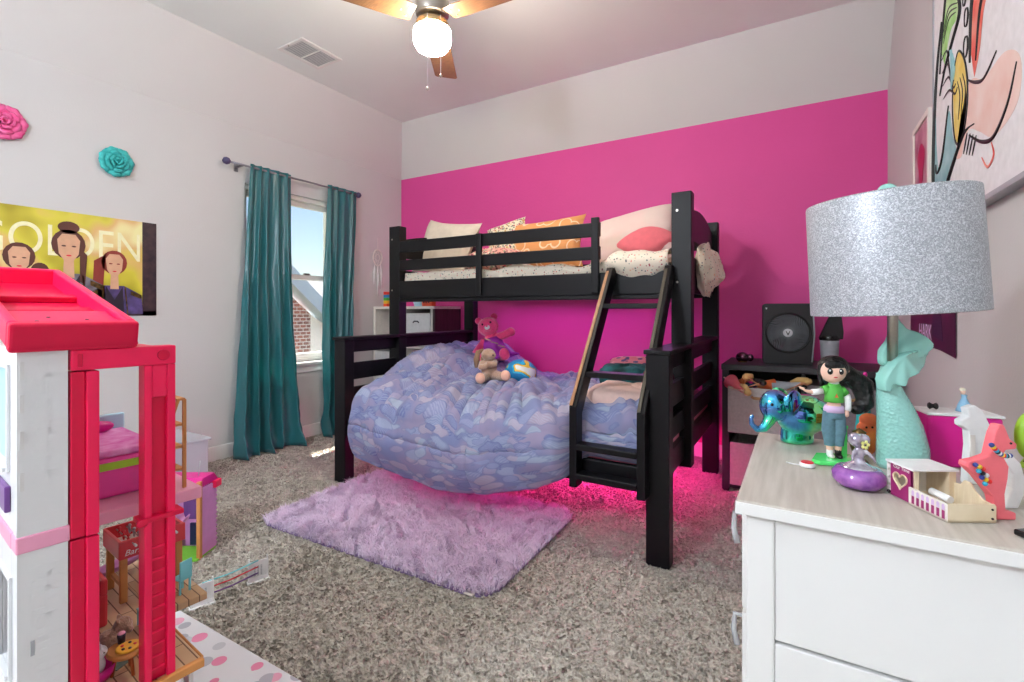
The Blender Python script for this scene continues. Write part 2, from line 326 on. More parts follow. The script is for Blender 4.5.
    def build(s, name, m, parent=None, bevel=0, loc=None, remesh=0, solid=0, subd=0):
        me = bpy.data.meshes.new(name); me.from_pydata(s.v, [], s.f)
        for mm in (m if isinstance(m, (list, tuple)) else [m]): me.materials.append(M[mm] if isinstance(mm, str) else mm)
        me.polygons.foreach_set('use_smooth', s.sm)
        me.polygons.foreach_set('material_index', s.mi)
        me.update()
        o = bpy.data.objects.new(name, me); COL.objects.link(o)
        if parent is not None: o.parent = parent
        if loc: o.location = loc
        if remesh:
            r = o.modifiers.new('fuse', 'REMESH'); r.mode = 'VOXEL'; r.voxel_size = remesh; r.use_smooth_shade = True
            sm = o.modifiers.new('soften', 'SMOOTH'); sm.factor = .5; sm.iterations = 4
        if solid: q = o.modifiers.new('thick', 'SOLIDIFY'); q.thickness = solid
        if subd: q = o.modifiers.new('sub', 'SUBSURF'); q.levels = subd; q.render_levels = subd
        if bevel:
            b = o.modifiers.new('bevel', 'BEVEL'); b.width = bevel; b.segments = 2; b.limit_method = 'ANGLE'; b.angle_limit = R(40)
        return o

def root(name, label, cat, loc=(0, 0, 0), rz=0, group=None):
    o = bpy.data.objects.new(name, None); COL.objects.link(o); o.location = loc; o.rotation_euler = (0, 0, rz); o.empty_display_size = .05
    return tag(o, label, cat, group)
def tag(o, label, cat, group=None, kind=None):
    o['label'] = label; o['category'] = cat
    if group: o['group'] = group
    if kind: o['kind'] = kind
    return o
def struct(o): o['kind'] = 'structure'; return o
def B(a, b, name, m, parent=None, bevel=.003): return MB().box(a, b).build(name, m, parent, bevel)
def text(s, size, m, parent, loc, rot, ext=.001, name='lettering', italic=False, sx=1):
    c = bpy.data.curves.new('txt', 'FONT'); c.body = s; c.size = size; c.extrude = ext; c.align_x = 'LEFT'
    if italic: c.shear = .3
    tmp = bpy.data.objects.new('tmp_text', c); COL.objects.link(tmp)
    bpy.context.view_layer.update()
    me = bpy.data.meshes.new_from_object(tmp.evaluated_get(bpy.context.evaluated_depsgraph_get()))
    bpy.data.objects.remove(tmp); me.materials.clear(); me.materials.append(M[m])
    o = bpy.data.objects.new(name, me); COL.objects.link(o); o.parent = parent; o.location = loc; o.rotation_euler = rot; o.scale = (sx, 1, 1)
    return o
def copy_tree(o, parent=None):
    c = o.copy(); COL.objects.link(c)
    if parent is not None: c.parent = parent
    for ch in list(o.children): copy_tree(ch, c)
    return c
def S(x, a, b):
    t = max(0, min(1, (x-a)/(b-a))); return t*t*(3-2*t)
def RZ(a): return Matrix.Rotation(a, 3, 'Z')

def smoothp(P, n=6):
    out = []
    for i in range(len(P)-1):
        p0, p1, p2, p3 = P[max(i-1, 0)], P[i], P[i+1], P[min(i+2, len(P)-1)]
        for k in range(n):
            t = k/n; out.append(tuple(.5*((2*p1[j])+(-p0[j]+p2[j])*t+(2*p0[j]-5*p1[j]+4*p2[j]-p3[j])*t*t+(-p0[j]+3*p1[j]-3*p2[j]+p3[j])*t**3) for j in range(len(p1))))
    out.append(P[-1]); return out

# ---------------------------------------------------------------- room
XL, XR, YB, YF, ZW, ZC, SL = -3.69, .48, 3.87, -2.1, 2.51, 2.97, .30
struct(MB().box((XL-.12, YF-.12, -.06), (XR+.12, YB+.12, 0)).build('floor', 'carpet'))
# left wall with window opening
WY0, WY1, WZ0, WZ1 = 2.16, 3.03, .66, 2.09
m = MB(); T = .14
for a, b in (((XL-T, YF-T, 0), (XL, WY0, ZW)), ((XL-T, WY1, 0), (XL, YB, ZW)), ((XL-T, WY0, 0), (XL, WY1, WZ0)), ((XL-T, WY0, WZ1), (XL, WY1, ZW))): m.box(a, b)
struct(m.build('wall_left', 'wall'))
struct(MB().box((XL-T, YB, 0), (XR+T, YB+.12, ZW)).build('wall_back', 'pink'))
m = MB(); m.prism([(YF-T, 0), (YB, 0), (YB, ZW), (YB-SL, ZC), (YF-T, ZC)], .12, (XR, 0, 0), (0, 1, 0), (0, 0, 1)); struct(m.build('wall_right', 'wall'))
# wall behind the photographer
struct(MB().box((XL-T, YF-T, 0), (XR+T, YF, ZC)).build('wall_front', 'wall'))
m = MB()
m.add([(XL, YF-T, ZW), (XL, YB, ZW), (XL+SL, YB-SL, ZC), (XL+SL, YF-T, ZC), (XR+T, YB, ZW), (XR+T, YB-SL, ZC), (XR+T, YF-T, ZC),
       (XL-T, YF-T, ZW), (XL-T, YB+T, ZW), (XR+T, YB+T, ZW), (XL-T, YF-T, ZC+.1), (XL-T, YB+T, ZC+.1), (XR+T, YB+T, ZC+.1), (XR+T, YF-T, ZC+.1)],
      [(0, 1, 2, 3), (1, 4, 5, 2), (3, 2, 5, 6), (7, 8, 1, 0), (8, 9, 4, 1), (7, 10, 11, 8), (8, 11, 12, 9), (10, 13, 12, 11), (0, 3, 6, 13, 10, 7), (9, 12, 13, 6, 5, 4)])
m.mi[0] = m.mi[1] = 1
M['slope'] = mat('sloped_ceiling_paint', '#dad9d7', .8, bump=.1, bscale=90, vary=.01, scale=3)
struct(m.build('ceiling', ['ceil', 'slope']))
def baseboard(name, a, b):
    struct(MB().box(a, b).build(name, 'trim', bevel=.006))
baseboard('baseboard_left', (XL, YF, 0), (XL+.015, YB, .11))
baseboard('baseboard_back', (XL+.015, YB-.015, 0), (XR-.015, YB, .11))
baseboard('baseboard_right', (XR-.015, YF, 0), (XR, YB, .11))

# window: trim, sashes, glass
win = bpy.data.objects.new('window_1', None); COL.objects.link(win); win.location = (XL, (WY0+WY1)/2, WZ0); struct(win)
def WB(name, boxes, mm, bevel=.003):
    m = MB()
    for a, b in boxes: m.box([p-q for p, q in zip(a, win.location)], [p-q for p, q in zip(b, win.location)])
    return m.build(name, mm, win, bevel)
def sash(z0, z1, x):
    f = .042
    WB('sash', [((x-.02, WY0+.02, z0), (x+.02, WY0+.02+f, z1)), ((x-.02, WY1-.02-f, z0), (x+.02, WY1-.02, z1)), ((x-.02, WY0+.02, z0), (x+.02, WY1-.02, z0+f)), ((x-.02, WY0+.02, z1-f), (x+.02, WY1-.02, z1))], 'trim')
    WB('glass_pane', [((x-.003, WY0+.05, z0+f), (x+.003, WY1-.05, z1-f))], 'glass', 0)
WB('window_frame', [((XL-.13, WY0, WZ0), (XL-.03, WY0+.025, WZ1)), ((XL-.13, WY1-.025, WZ0), (XL-.03, WY1, WZ1)), ((XL-.13, WY0, WZ1-.035), (XL-.03, WY1, WZ1)), ((XL-.13, WY0, WZ0), (XL-.03, WY1, WZ0+.03))], 'trim')
sash(WZ0+.03, 1.415, XL-.05); sash(1.375, WZ1-.035, XL-.1)
WB('window_sill', [((XL-.04, WY0-.04, WZ0-.025), (XL+.045, WY1+.04, WZ0)), ((XL, WY0-.02, WZ0-.09), (XL+.015, WY1+.02, WZ0-.025))], 'trim', .004)
lk = WB('sash_lock', [((XL-.045, 2.70, 1.415), (XL-.02, 2.76, 1.43))], 'metal')

# unseen eave added to keep sun off the upper window, ground and neighbour's house
MB().box((XL-1.05, YF-.5, 2.52), (XL-T-.01, YB+.6, 2.62)).build('eave', 'trim')['kind'] = 'structure'
struct(MB().box((-30, -12, -3.2), (XL-T-.2, 20, -3.0)).build('ground_outside', mat('lawn', '#7d8a5c', .9, color2='#a0a07a', scale=4)))
nb = root('neighbour_house', 'neighbouring brick house with a pale sloping eave seen through the window', 'house', (-7.5, 6.0, -3))
m = MB(); m.prism([(-4, 0), (-.57, 0), (-.57, 4.05), (-.82, 4.25), (-4, 7.1)], .2, (0, 0, 0), (0, 1, 0), (0, 0, 1)); m.build('brick_wall', 'brick', nb)
m = MB(); m.prism([(-.57, 0), (5, 0), (5, -.0), (5, 2.2), (.3, 3.5), (-.57, 4.05)], .18, (0, 0, 0), (0, 1, 0), (0, 0, 1)); m.build('stucco_wall', mat('pale_stucco', '#f2efe8', .8), nb)
m = MB(); m.bar((.2, -4, 7.32), (.2, .6, 3.25), .35, .22); m.build('eave_board', mat('blue_grey_fascia', '#a8bccb', .6), nb)
m = MB(); m.prism([(-6, 0), (8, 0), (8, 4.78), (-6, 4.78)], .3, (-1.2, 0, 0), (0, 1, 0), (0, 0, 1)); m.build('rear_wall', mat('pale_siding', '#eeeeec', .8), nb)

# ---------------------------------------------------------------- curtains
def curtain(label, y0, y1, yb0, yb1, folds, seed):
    rt = root('curtain', label, 'curtain', (XL+.085, (y0+y1)/2, 0))
    def fn(u, v):
        z = 2.212*(1-v)+.012
        e = S(v, .0, 1); ya = y0+(yb0-y0)*v**1.1; yb = y1+(yb1-y1)*v**1.6
        ph = u*folds*2*pi+2.4*mn.noise((u*2.2, v*.9, seed))+1.6*mn.noise((u*5, v*2, seed+2))*v
        amp = (.010+.030*v)*(1+.9*mn.noise((u*2.7, v*1.1, seed+9)))
        x = amp*sin(ph)+.03*v*mn.noise((u*2.5, v*2.2, seed+4))+.016*mn.noise((u*13, v*11, seed))*(.15+v*1.1)
        y = ya+(yb-ya)*u+.010*cos(ph*1.0)*(.3+v)
        if v > .9: x += .07*((v-.9)/.1)**2*(.5+.5*sin(ph*.5)); y += 0
        x += .055*S(v, .3, 1)+.03*mn.noise((u*9, v*26, seed))*S(v, .75, 1)
        return (x, y-(y0+y1)/2, z)
    MB().grid(fn, 90, 70).build('curtain_panel', 'satin', rt, solid=.003)
    return rt
curtain('teal satin curtain left of the window, wide flared hem on the carpet', 2.15, 2.50, 2.0, 2.56, 5, 1.3)
curtain('narrow teal satin curtain right of the window, beside the bed', 2.86, 3.18, 2.76, 3.01, 4, 7.7)
rd = root('curtain_rod', 'thin grey curtain rod with round purple finials above the window', 'curtain rod', (XL+.085, 2.59, 2.2))
MB().cyl((0, -.60, 0), (0, .60, 0), .008, n=12).build('rod', 'curtrod', rd)
for s_ in (-1, 1):
    MB().lathe([(.0001, -.028), (.02, -.02), (.03, 0), (.02, .02), (.0001, .028)], (0, s_*.615, 0), 16).build('finial', 'finial', rd)
    MB().box((-.085, s_*.5-.008, -.012), (.0, s_*.5+.008, .0)).box((-.085, s_*.5-.015, -.04), (-.078, s_*.5+.015, .03)).build('bracket', 'curtrod', rd)

# ---------------------------------------------------------------- bunk bed
X0, X1, Y0, Y1 = -2.585, -.475, 2.10, 3.58
YU = 2.585
bed = root('bunk_bed', 'black wooden bunk bed with a wide lower bunk and a slanted ladder', 'bunk bed', ((X0+X1)/2, (Y0+Y1)/2, 0))
bl = bed.location
def BB(a, b, name, m='black', bevel=.004):
    return B([p-q for p, q in zip(a, bl)], [p-q for p, q in zip(b, bl)], name, m, bed, bevel)
pw = .10; pt = .075
for x in (X0, X1-pw):
    BB((x, Y0, 0), (x+pw, Y0+pt, .912), 'post')
    BB((x, YU, .0+.30), (x+pw, YU+pt, 1.715), 'post')
    BB((x, Y1-pt, 0), (x+pw, Y1, 1.70), 'post')
# low ends
for x, sgn in ((X0, 1), (X1-pw, -1)):
    xa = x+.035; xb = x+.065
    BB((x-.008, Y0-.01, .912), (x+pw+.008, Y1-pt, .932), 'end_cap')
    for z0, z1 in ((.83, .912), (.65, .76), (.50, .60), (.34, .455)):
        BB((xa, Y0+pt, z0), (xb, Y1-pt, z1), 'end_slat')
# high ends: arched top board, lower board
for x in (X0, X1-pw):
    xa = x+.035; n = 14; yy0, yy1 = YU+pt, Y1-pt
    pl = [(yy0, 1.49), (yy1, 1.49)]
    for k in range(n+1):
        t = k/n; y = yy1+(yy0-yy1)*t; pl.append((y, 1.60+.105*sin(pi*(.10+.80*t))**.8-.02))
    MB().prism([(a-bl.y, b) for a, b in pl], .03, (xa-bl.x, 0, 0), (0, 1, 0), (0, 0, 1)).build('end_board', 'black', bed, .003)
    BB((xa, yy0, 1.20), (xa+.03, yy1, 1.40), 'end_board')
# rails of the low bunk
BB((X0+pw, Y0+.02, .30), (X1-pw, Y0+.05, .41), 'side_rail')
BB((X0+pw, Y1-.05, .28), (X1-pw, Y1-.02, .46), 'side_rail')
# rails and guard of the high bunk
BB((X0+pw, YU, 1.19), (X1-pw, YU+.03, 1.315), 'side_rail')
BB((X0+pw, YU+.005, 1.165), (X1-pw, YU+.05, 1.19), 'rail_ledge')
BB((X0+pw, Y1-.03, 1.19), (X1-pw, Y1, 1.315), 'side_rail')
GX = -.965
BB((GX-.045, YU-.022, 1.20), (GX, YU+.001, 1.625), 'guard_post')
BB((-1.80, YU-.022, 1.20), (-1.76, YU+.001, 1.60), 'guard_post')
for z0, z1 in ((1.52, 1.60), (1.39, 1.465)):
    BB((X0+pw, YU+.001, z0), (GX, YU+.02, z1), 'guard_rail')
    BB((X0+pw, Y1-.03, z0), (X1-pw, Y1-.01, z1), 'guard_rail')
# screws
for x in (X0+.03, X1-.07):
    for z in (1.62, 1.25):
        o = MB().cyl((x-bl.x, YU-.002-bl.y, z), (x-bl.x, YU+.004-bl.y, z), .006, n=10).build('screw', 'metal', bed)
# slats under both mattresses
for k in range(9):
    x = X0+.2+k*.21
    BB((x, YU+.05, 1.225), (x+.07, Y1-.05, 1.245), 'bed_slat', bevel=0)
    BB((x, Y0+.05, .36), (x+.07, Y1-.05, .38), 'bed_slat', bevel=0)
# ladder
lad = bpy.data.objects.new('ladder', None); COL.objects.link(lad); lad.parent = bed
def lad_side(x):
    m = MB()
    pts = [(2.055, .30), (2.055, .645), (2.535, 1.315)]
    wdt = .036
    prof = [(2.03, .30), (2.10, .30), (2.10, .625), (2.585, 1.275), (2.585, 1.335), (2.53, 1.335), (2.03, .665)]
    m.prism([(a-bl.y, b) for a, b in prof], wdt, (x-bl.x, 0, 0), (0, 1, 0), (0, 0, 1))
    o = m.build('ladder_side', 'black', lad, .003)
    e = MB(); e.bar((x+.010-bl.x, 2.535-bl.y-.006, 1.33), (x+.010-bl.x, 2.03-bl.y-.003, .672), .015, .004, up=(0, -.8, .6)); e.build('worn_lit_edge', 'blackedge' if x < -.8 else 'dulledge', o)  # pale strips stand for light caught on the worn stile edges
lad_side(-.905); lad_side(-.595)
for y, z in ((2.06, .352), (2.06, .485), (2.175, .80), (2.41, 1.125)):
    MB().box((-.87-bl.x, y-.035-bl.y, z-.013), (-.594-bl.x, y+.035-bl.y, z+.013)).build('rung', 'black', lad, .003)

# light strips fixed under the bed frames (unseen, guessed from the pink glow)
ls = root('light_strip', 'magenta light strip fixed below the lower bunk rail', 'light strip', (-1.3, 3.05, .335))
MB().box((-.9, -.01, 0), (.68, .01, .012)).build('strip', 'ledge', ls)
ls2 = root('light_strip', 'pale pink light strip fixed under the top bunk beside the wall', 'light strip', (-1.5, 3.525, 1.193))
MB().box((-.95, -.008, 0), (.70, .008, .012)).build('strip', mat('violet_led', '#f090ff', .5, emit=LED*.18), ls2)

# mattresses
m = MB().box((X0+.07, YU+.055, 1.246), (X1-.07, Y1-.055, 1.36)); um = m.build('mattress', 'floral', bevel=.03)
tag(um, 'upper bunk mattress in a floral dotted sheet', 'mattress')
def ruck(u, v):   # sheet edge bunched over the upper rail
    x = X0+.11+u*(X1-X0-.22); a = v*pi
    bul = .018+.03*S(x, -1.0, -.85)+.004*sin(u*60)+.02*mn.noise((u*16, v*3, 2))
    zt = 1.375+.035*mn.noise((u*9, 1, 3))+.05*S(x, -.98, -.85)
    zb = 1.305-.065*S(x, -.95, -.82)+.05*S(x, -.68, -.58)
    y = YU+.07-(.035+bul*1.0)*sin(a*.5)
    y = YU+.19-.13*S(v, 0, .5)-(.095*S(x, -.96, -.9)+.006)*sin(pi*S(v, .25, 1))+.006*mn.noise((u*40, v*8, 3))
    z = zt-(zt-zb)*S(v, .4, 1)+.012*mn.noise((u*25, v*6, 8))
    return (x, y, z)
sh = MB().grid(ruck, 160, 24).build('bunched_sheet', 'floral', None, solid=.004)
sh.parent = um
lm = MB().box((X0+.06, Y0+.08, .381), (X1-.06, Y1-.06, .56)).build('mattress', mat('pink_mattress_sheet', '#e58fa4', .85), bevel=.04)
tag(lm, 'lower bunk mattress in a pink sheet under the leaf print duvet', 'mattress')

# duvet on the lower bunk
def hem(x):
    P = [(-2.46, .27), (-2.345, .227), (-2.14, .185), (-1.936, .150), (-1.648, .140), (-1.39, .165), (-1.102, .245), (-.946, .33), (-.90, .39), (-.86, .42), (-.5, .42)]
    for (a, b), (c, d) in zip(P, P[1:]):
        if x <= c: return b+(d-b)*max(0, (x-a)/(c-a))
    return .42
def dtop(x, y):
    z = .60+.03*S(x, -1.6, -1.0)*(1-S(y, 2.3, 2.9))+.015*S(y, 3.3, 2.6)
    z += .20*S(-x, 1.75, 2.25)*S(y, 2.2, 2.85)
    z -= .03*S(y, 3.2, 3.5)*(1-S(-x, 1.75, 2.25))
    return z
def duv(u, v):
    s_ = u
    x = -2.455+1.855*s_; x += S(v, .50, .95)*.08*(1-s_)**2+.14*S(v, .46, .60)*(1-S(v, .65, .9)*.5)*(1-s_)**3
    bulge = S(-x, .87, .98)
    yo = 2.03+.0*s_ if True else 0
    yo = 2.015*bulge+2.15*(1-bulge); yo += .012*sin(x*9)*bulge
    k = .56
    h = hem(x)
    if v < k:
        t = v/k; y = 3.50-(3.50-2.26)*t; z = dtop(x, y)
        rr = .6
    else:
        t = (v-k)/(1-k); z1 = dtop(x, 2.26)
        a = min(1, t/.35); b = max(0, (t-.35)/.65)
        y = 2.26-(2.26-yo)*sin(a*pi/2); z = z1-(.14)*(1-cos(a*pi/2))
        z = z-(z-h)*b*1.0 if b > 0 else z
        y += .035*sin(b*pi)*-1*.6+.05*b**3*bulge
    # wrinkles, radiating from the middle of the bed towards the front edge
    top = 1-S(v, .64, .9)
    ang = math.atan2(y-3.3, x+1.9)
    rad = math.hypot(x+1.9, y-3.3)
    wv = mn.noise((ang*9, rad*1.6, 3.3))*.055*S(rad, .15, .6)
    wv += (1-abs(mn.noise((ang*17, rad*2.2, 9.1)))*2)*.020*S(rad, .3, .8)-.012
    wv += (1-abs(mn.noise((x*15+y*5, y*2.4-x*1.2, 1)))*2)*.016
    wv += mn.noise((x*3, y*3, 5))*.035
    side = mn.noise((x*5, z*5, 2))*.03+mn.noise((x*13+z*3, z*6, 7))*.012
    seam = 0
    for q in (.80,): seam += math.exp(-((v-q-.012*sin(x*3))/.007)**2)
    for q in (-2.1, -1.45): seam += .6*math.exp(-((x-q)/.012)**2)*S(v, .5, .7)
    z += wv*top*1.15+.01
    y -= (side*(1-top)) - .018*seam*(1-top)
    z -= .0
    # left edge slumps
    z -= .10*S(-x, 2.36, 2.455)*top
    return (x, y, z)
dm = MB().grid(duv, 230, 170)
dv = dm.build('duvet', 'duvet', None, solid=.022)
uvl = dv.data.uv_layers.new(name='uv')
nv_ = 171
for lp in dv.data.loops:
    i, j = divmod(lp.vertex_index, nv_); uvl.data[lp.index].uv = (i/230*1.9, j/170*2.1)
tag(dv, 'blue and lavender leaf print duvet spilling over the front of the lower bunk', 'duvet')

# pillows: inflated rectangles
def pillow(label, m, size, loc, rot, name='pillow', cat='pillow', puff=1, seed=0, group=None, pinch=.12):
    w_, h_, t_ = size
    rt = MB()
    def fn(sg):
        def f(u, v):
            a, b = u*2-1, v*2-1
            px = 1-pinch*(1-abs(b)**2)*abs(a)**2; py = 1-pinch*(1-abs(a)**2)*abs(b)**2
            th = ((1-a**4)*(1-b**4))**.5 if abs(a) < 1 and abs(b) < 1 else 0
            th += 0; wr = .10*mn.noise((a*2.2+seed, b*2.2, sg))+.05*mn.noise((a*6, b*6+seed, sg))
            return (a*w_/2*px, b*h_/2*py, sg*t_/2*max(0, th*(1+wr*puff)))
        return f
    rt.grid(fn(1), 22, 22); k = len(rt.v)
    g = MB().grid(fn(-1), 22, 22); g.f = [list(reversed(f)) for f in g.f]; rt.add(g.v, g.f, True)
    o = rt.build(name, m); o.location = loc; o.rotation_euler = [R(a) for a in rot]
    return tag(o, label, cat, group)
ZU = 1.37
pillow('beige pillow leaning at the left end of the top bunk', 'pillowbeige', (.58, .46, .15), (-2.36, 2.96, ZU+.215), (72, 9, -8), seed=1)
pillow('small patterned cushion with cream and dark print on the top bunk', 'paisley', (.34, .30, .12), (-1.90, 3.12, ZU+.265), (70, -14, 5), 'cushion', 'cushion', seed=3)
pillow('orange pillow with white arcs standing in the middle of the top bunk', 'pilloworange', (.60, .38, .17), (-1.56, 3.10, ZU+.205), (78, -2, -2), seed=5)
bf = MB()
def lump(u, v):
    a = u*2*pi; x = .26*cos(a)*sin(v*pi)*(1+.15*mn.noise((cos(a)*2, sin(a)*2, v*3))); y = .13*sin(a)*sin(v*pi); z = .085*cos(v*pi)*(1+.3*mn.noise((cos(a)*2, sin(a)*2, 4)))+.012*mn.noise((x*30, y*30, 2))
    return (x, y, z)
o = MB().grid(lump, 50, 26).build('blanket', 'busyfloral'); o.location = (-1.86, 2.88, ZU+.085); tag(o, 'crumpled pink floral blanket beside the orange pillow on the top bunk', 'blanket')
pp = pillow('big cream plush pillow with a coral patch at the right end of the top bunk', 'pillowwhite', (.60, .44, .24), (-.90, 3.02, ZU+.17), (55, -10, 0), seed=8)
def patch(u, v):
    a, b = u*2-1, v*2-1; r = math.hypot(a, b)
    A = a*math.sqrt(max(0, 1-b*b/2)); Bq = b*math.sqrt(max(0, 1-a*a/2))
    X = .11+.175*A; Y = -.115+.085*Bq; ax, ay = X/.30, Y/.22
    th = math.sqrt(max(0, (1-ax**4)*(1-ay**4)))*.13
    return (X, Y, th+.004-.03*S(r, .85, 1.2))
pq = MB().grid(patch, 20, 16).build('coral_patch', 'pillowcoral', pp)
# sheet hanging over the right end of the top bunk
def hang(u, v):
    a = u*2*pi; r = 1+.35*mn.noise((cos(a)*1.6, sin(a)*1.6, v*3))
    wr = .018*mn.noise((cos(a)*5, sin(a)*5, v*7)); return ((.07*sin(pi*v)*r+wr)*cos(a), (.26*sin(pi*v)**.6+wr)*sin(a)*(1+.1*mn.noise((sin(a)*2, v, 1))), .115*cos(pi*v)*(1-.35*sin(a))+.03*mn.noise((cos(a)*2, v*6, sin(a)*3)))
o = MB().grid(hang, 70, 34).build('bunched_blanket', 'floral'); o.location = (-.47, 3.12, 1.345); tag(o, 'pale floral blanket bunched over the right end board of the top bunk', 'blanket')
# things behind the ladder on the lower bunk
pillow('pink pillow with dark stars behind the ladder on the lower bunk', 'starcloth', (.42, .30, .12), (-.86, 2.98, .735), (14, 0, 8), seed=11)
def fold(name, label, m, size, loc, rz, seed):
    def f(u, v):
        a = u*2*pi; cx_ = cos(a); sx_ = sin(a)
        q = lambda c: math.copysign(abs(c)**.6, c)
        s_ = math.sin(pi*v)**.5
        return (size[0]/2*q(cx_)*s_*(1+.1*mn.noise((a, v*2, seed))), size[1]/2*q(sx_)*s_, size[2]/2*math.copysign(abs(cos(pi*v))**.7, cos(pi*v))*(1+.35*mn.noise((cx_*2, sx_*2, seed)))+.015*mn.noise((cx_*5+seed, sx_*5, v*3)))
    o = MB().grid(f, 44, 24).build(name, m); o.location = loc; o.rotation_euler = (0, 0, rz); return tag(o, label, 'clothing' if name != 'throw_blanket' else 'blanket')
fold('folded_trousers', 'dark teal folded clothes in front of the star pillow on the lower bunk', mat('teal_knit', '#08181e', .9, color2='#1f6468', scale=14), (.34, .28, .12), (-.82, 2.66, .735), .1, 2)
fold('folded_shirt', 'dark red folded clothing next to the teal clothes on the lower bunk', mat('crimson_knit', '#7a1636', .9, color2='#3a0c20', scale=20), (.16, .26, .12), (-.63, 2.62, .73), -.2, 5)
fold('throw_blanket', 'pale peach throw blanket at the ladder side of the lower bunk', mat('peach_fleece', '#e6c4ba', .9), (.40, .34, .10), (-.72, 2.36, .685), .15, 9)

# ---------------------------------------------------------------- toys on the lower bunk
def plush(name, label, loc, rz, tilt, body, mm):
    rt = root(name, label, 'stuffed toy', loc, rz); rt.rotation_euler = (tilt[0], tilt[1], rz); return rt
# pink bear sitting, facing local -Y
t = plush('teddy_bear', 'pink teddy bear in a purple dress leaning on the duvet', (-1.965, 3.10, .70), R(28), (R(-8), R(-16)), None, None)
m = MB()
m.ell((0, 0, .10), (.058, .05, .085)).ell((0, -.008, .225), (.062, .056, .056)).ell((0, -.05, .212), (.026, .025, .02))
m.ell((-.048, 0, .275), (.022, .012, .022)).ell((.048, 0, .275), (.022, .012, .022))
m.tube([(-.04, -.01, .15), (-.085, -.03, .11), (-.11, -.05, .08)], [.024, .023, .027], 12).ell((-.112, -.052, .078), .027)
m.tube([(.04, -.01, .15), (.085, -.03, .15), (.12, -.04, .155)], [.024, .023, .027], 12).ell((.122, -.04, .155), .027)
m.tube([(-.03, -.02, .04), (-.055, -.09, .03), (-.06, -.12, .03)], [.032, .028, .03], 12).ell((-.06, -.125, .036), (.03, .022, .036))
m.tube([(.03, -.02, .04), (.055, -.09, .03), (.06, -.12, .03)], [.032, .028, .03], 12).ell((.06, -.125, .036), (.03, .022, .036))
m.build('body', 'plushpink', t, remesh=.005)
MB().ell((0, -.072, .214), (.016, .008, .013)).build('snout', 'offwhite', t)
MB().ell((0, -.080, .221), (.007, .004, .005)).build('nose', 'plushpink', t)
for s_ in (-1, 1): MB().ell((s_*.024, -.056, .24), .0062, n=10, m=8).build('eye', 'blackgloss', t)
m = MB(); m.lathe([(.045, .155), (.060, .13), (.066, .10), (.085, .05), (.125, .028), (.122, .022), (.08, .042), (.04, .06)], (0, -.01, 0), 40, sy=.85)
for i, v_ in enumerate(m.v):
    k = i % 40; a = 1+.10*sin(k*2*pi*8/40) if v_[2] < .06 else 1; m.v[i] = (v_[0]*a, v_[1]*a, v_[2])
m.build('dress', 'purplecloth', t)
m = MB()
for k in range(3): m.bar((-.035+.035*k, -.064, .158-.03*k), (.0+.035*k, -.066, .138-.03*k), .012, .004)
m.build('sash', 'gold', t)
t.scale = (1.3, 1.3, 1.3)
# bunny
t = plush('stuffed_bunny', 'tan floppy-eared stuffed bunny with arms folded, sitting on the duvet', (-1.655, 2.52, .665), R(25), (0, R(-6)), None, None)
m = MB()
m.ell((0, 0, .075), (.05, .045, .072)).ell((.005, -.012, .165), (.045, .042, .038)).ell((.03, -.04, .16), (.028, .024, .022))
m.tube([(-.04, 0, .12), (-.045, -.045, .095), (.005, -.062, .10)], [.018, .019, .018], 12).tube([(.04, 0, .12), (.045, -.045, .105), (-.005, -.062, .112)], [.018, .019, .018], 12)
m.tube([(-.02, -.01, .035), (-.035, -.07, .03), (-.04, -.1, .032)], [.032, .028, .030], 12).tube([(.03, -.01, .035), (.075, -.06, .03), (.10, -.085, .032)], [.032, .028, .028], 12)
m.build('body', 'plushtan', t, remesh=.0045)
for p, r_ in (((-.042, -.112, .036), (.030, .02, .034)), ((.11, -.095, .036), (.03, .02, .032))): MB().ell(p, r_).build('foot', 'plushpeach', t)
for s_ in (-1, 1):
    MB().tube([(s_*.012-.012, .0, .198), (s_*.03-.03, .004, .185), (s_*.022-.052, .0, .14), (s_*.02-.06, -.003, .09)], [.008, .016, .02, .009], 12, ell=.45).build('ear', mat('brown_plush', '#8a6a52', .95, sheen=.4), t)
MB().ell((.042, -.064, .163), .005, n=8, m=6).build('nose', 'blackmatte', t)
# ball
bo = MB().ell((0, 0, 0), (.105, .105, .088), n=36, m=24).build('play_ball', 'ball'); bo.location = (-1.555, 2.72, .70)
tag(bo, 'blue and yellow printed ball beside the stuffed bunny', 'ball')

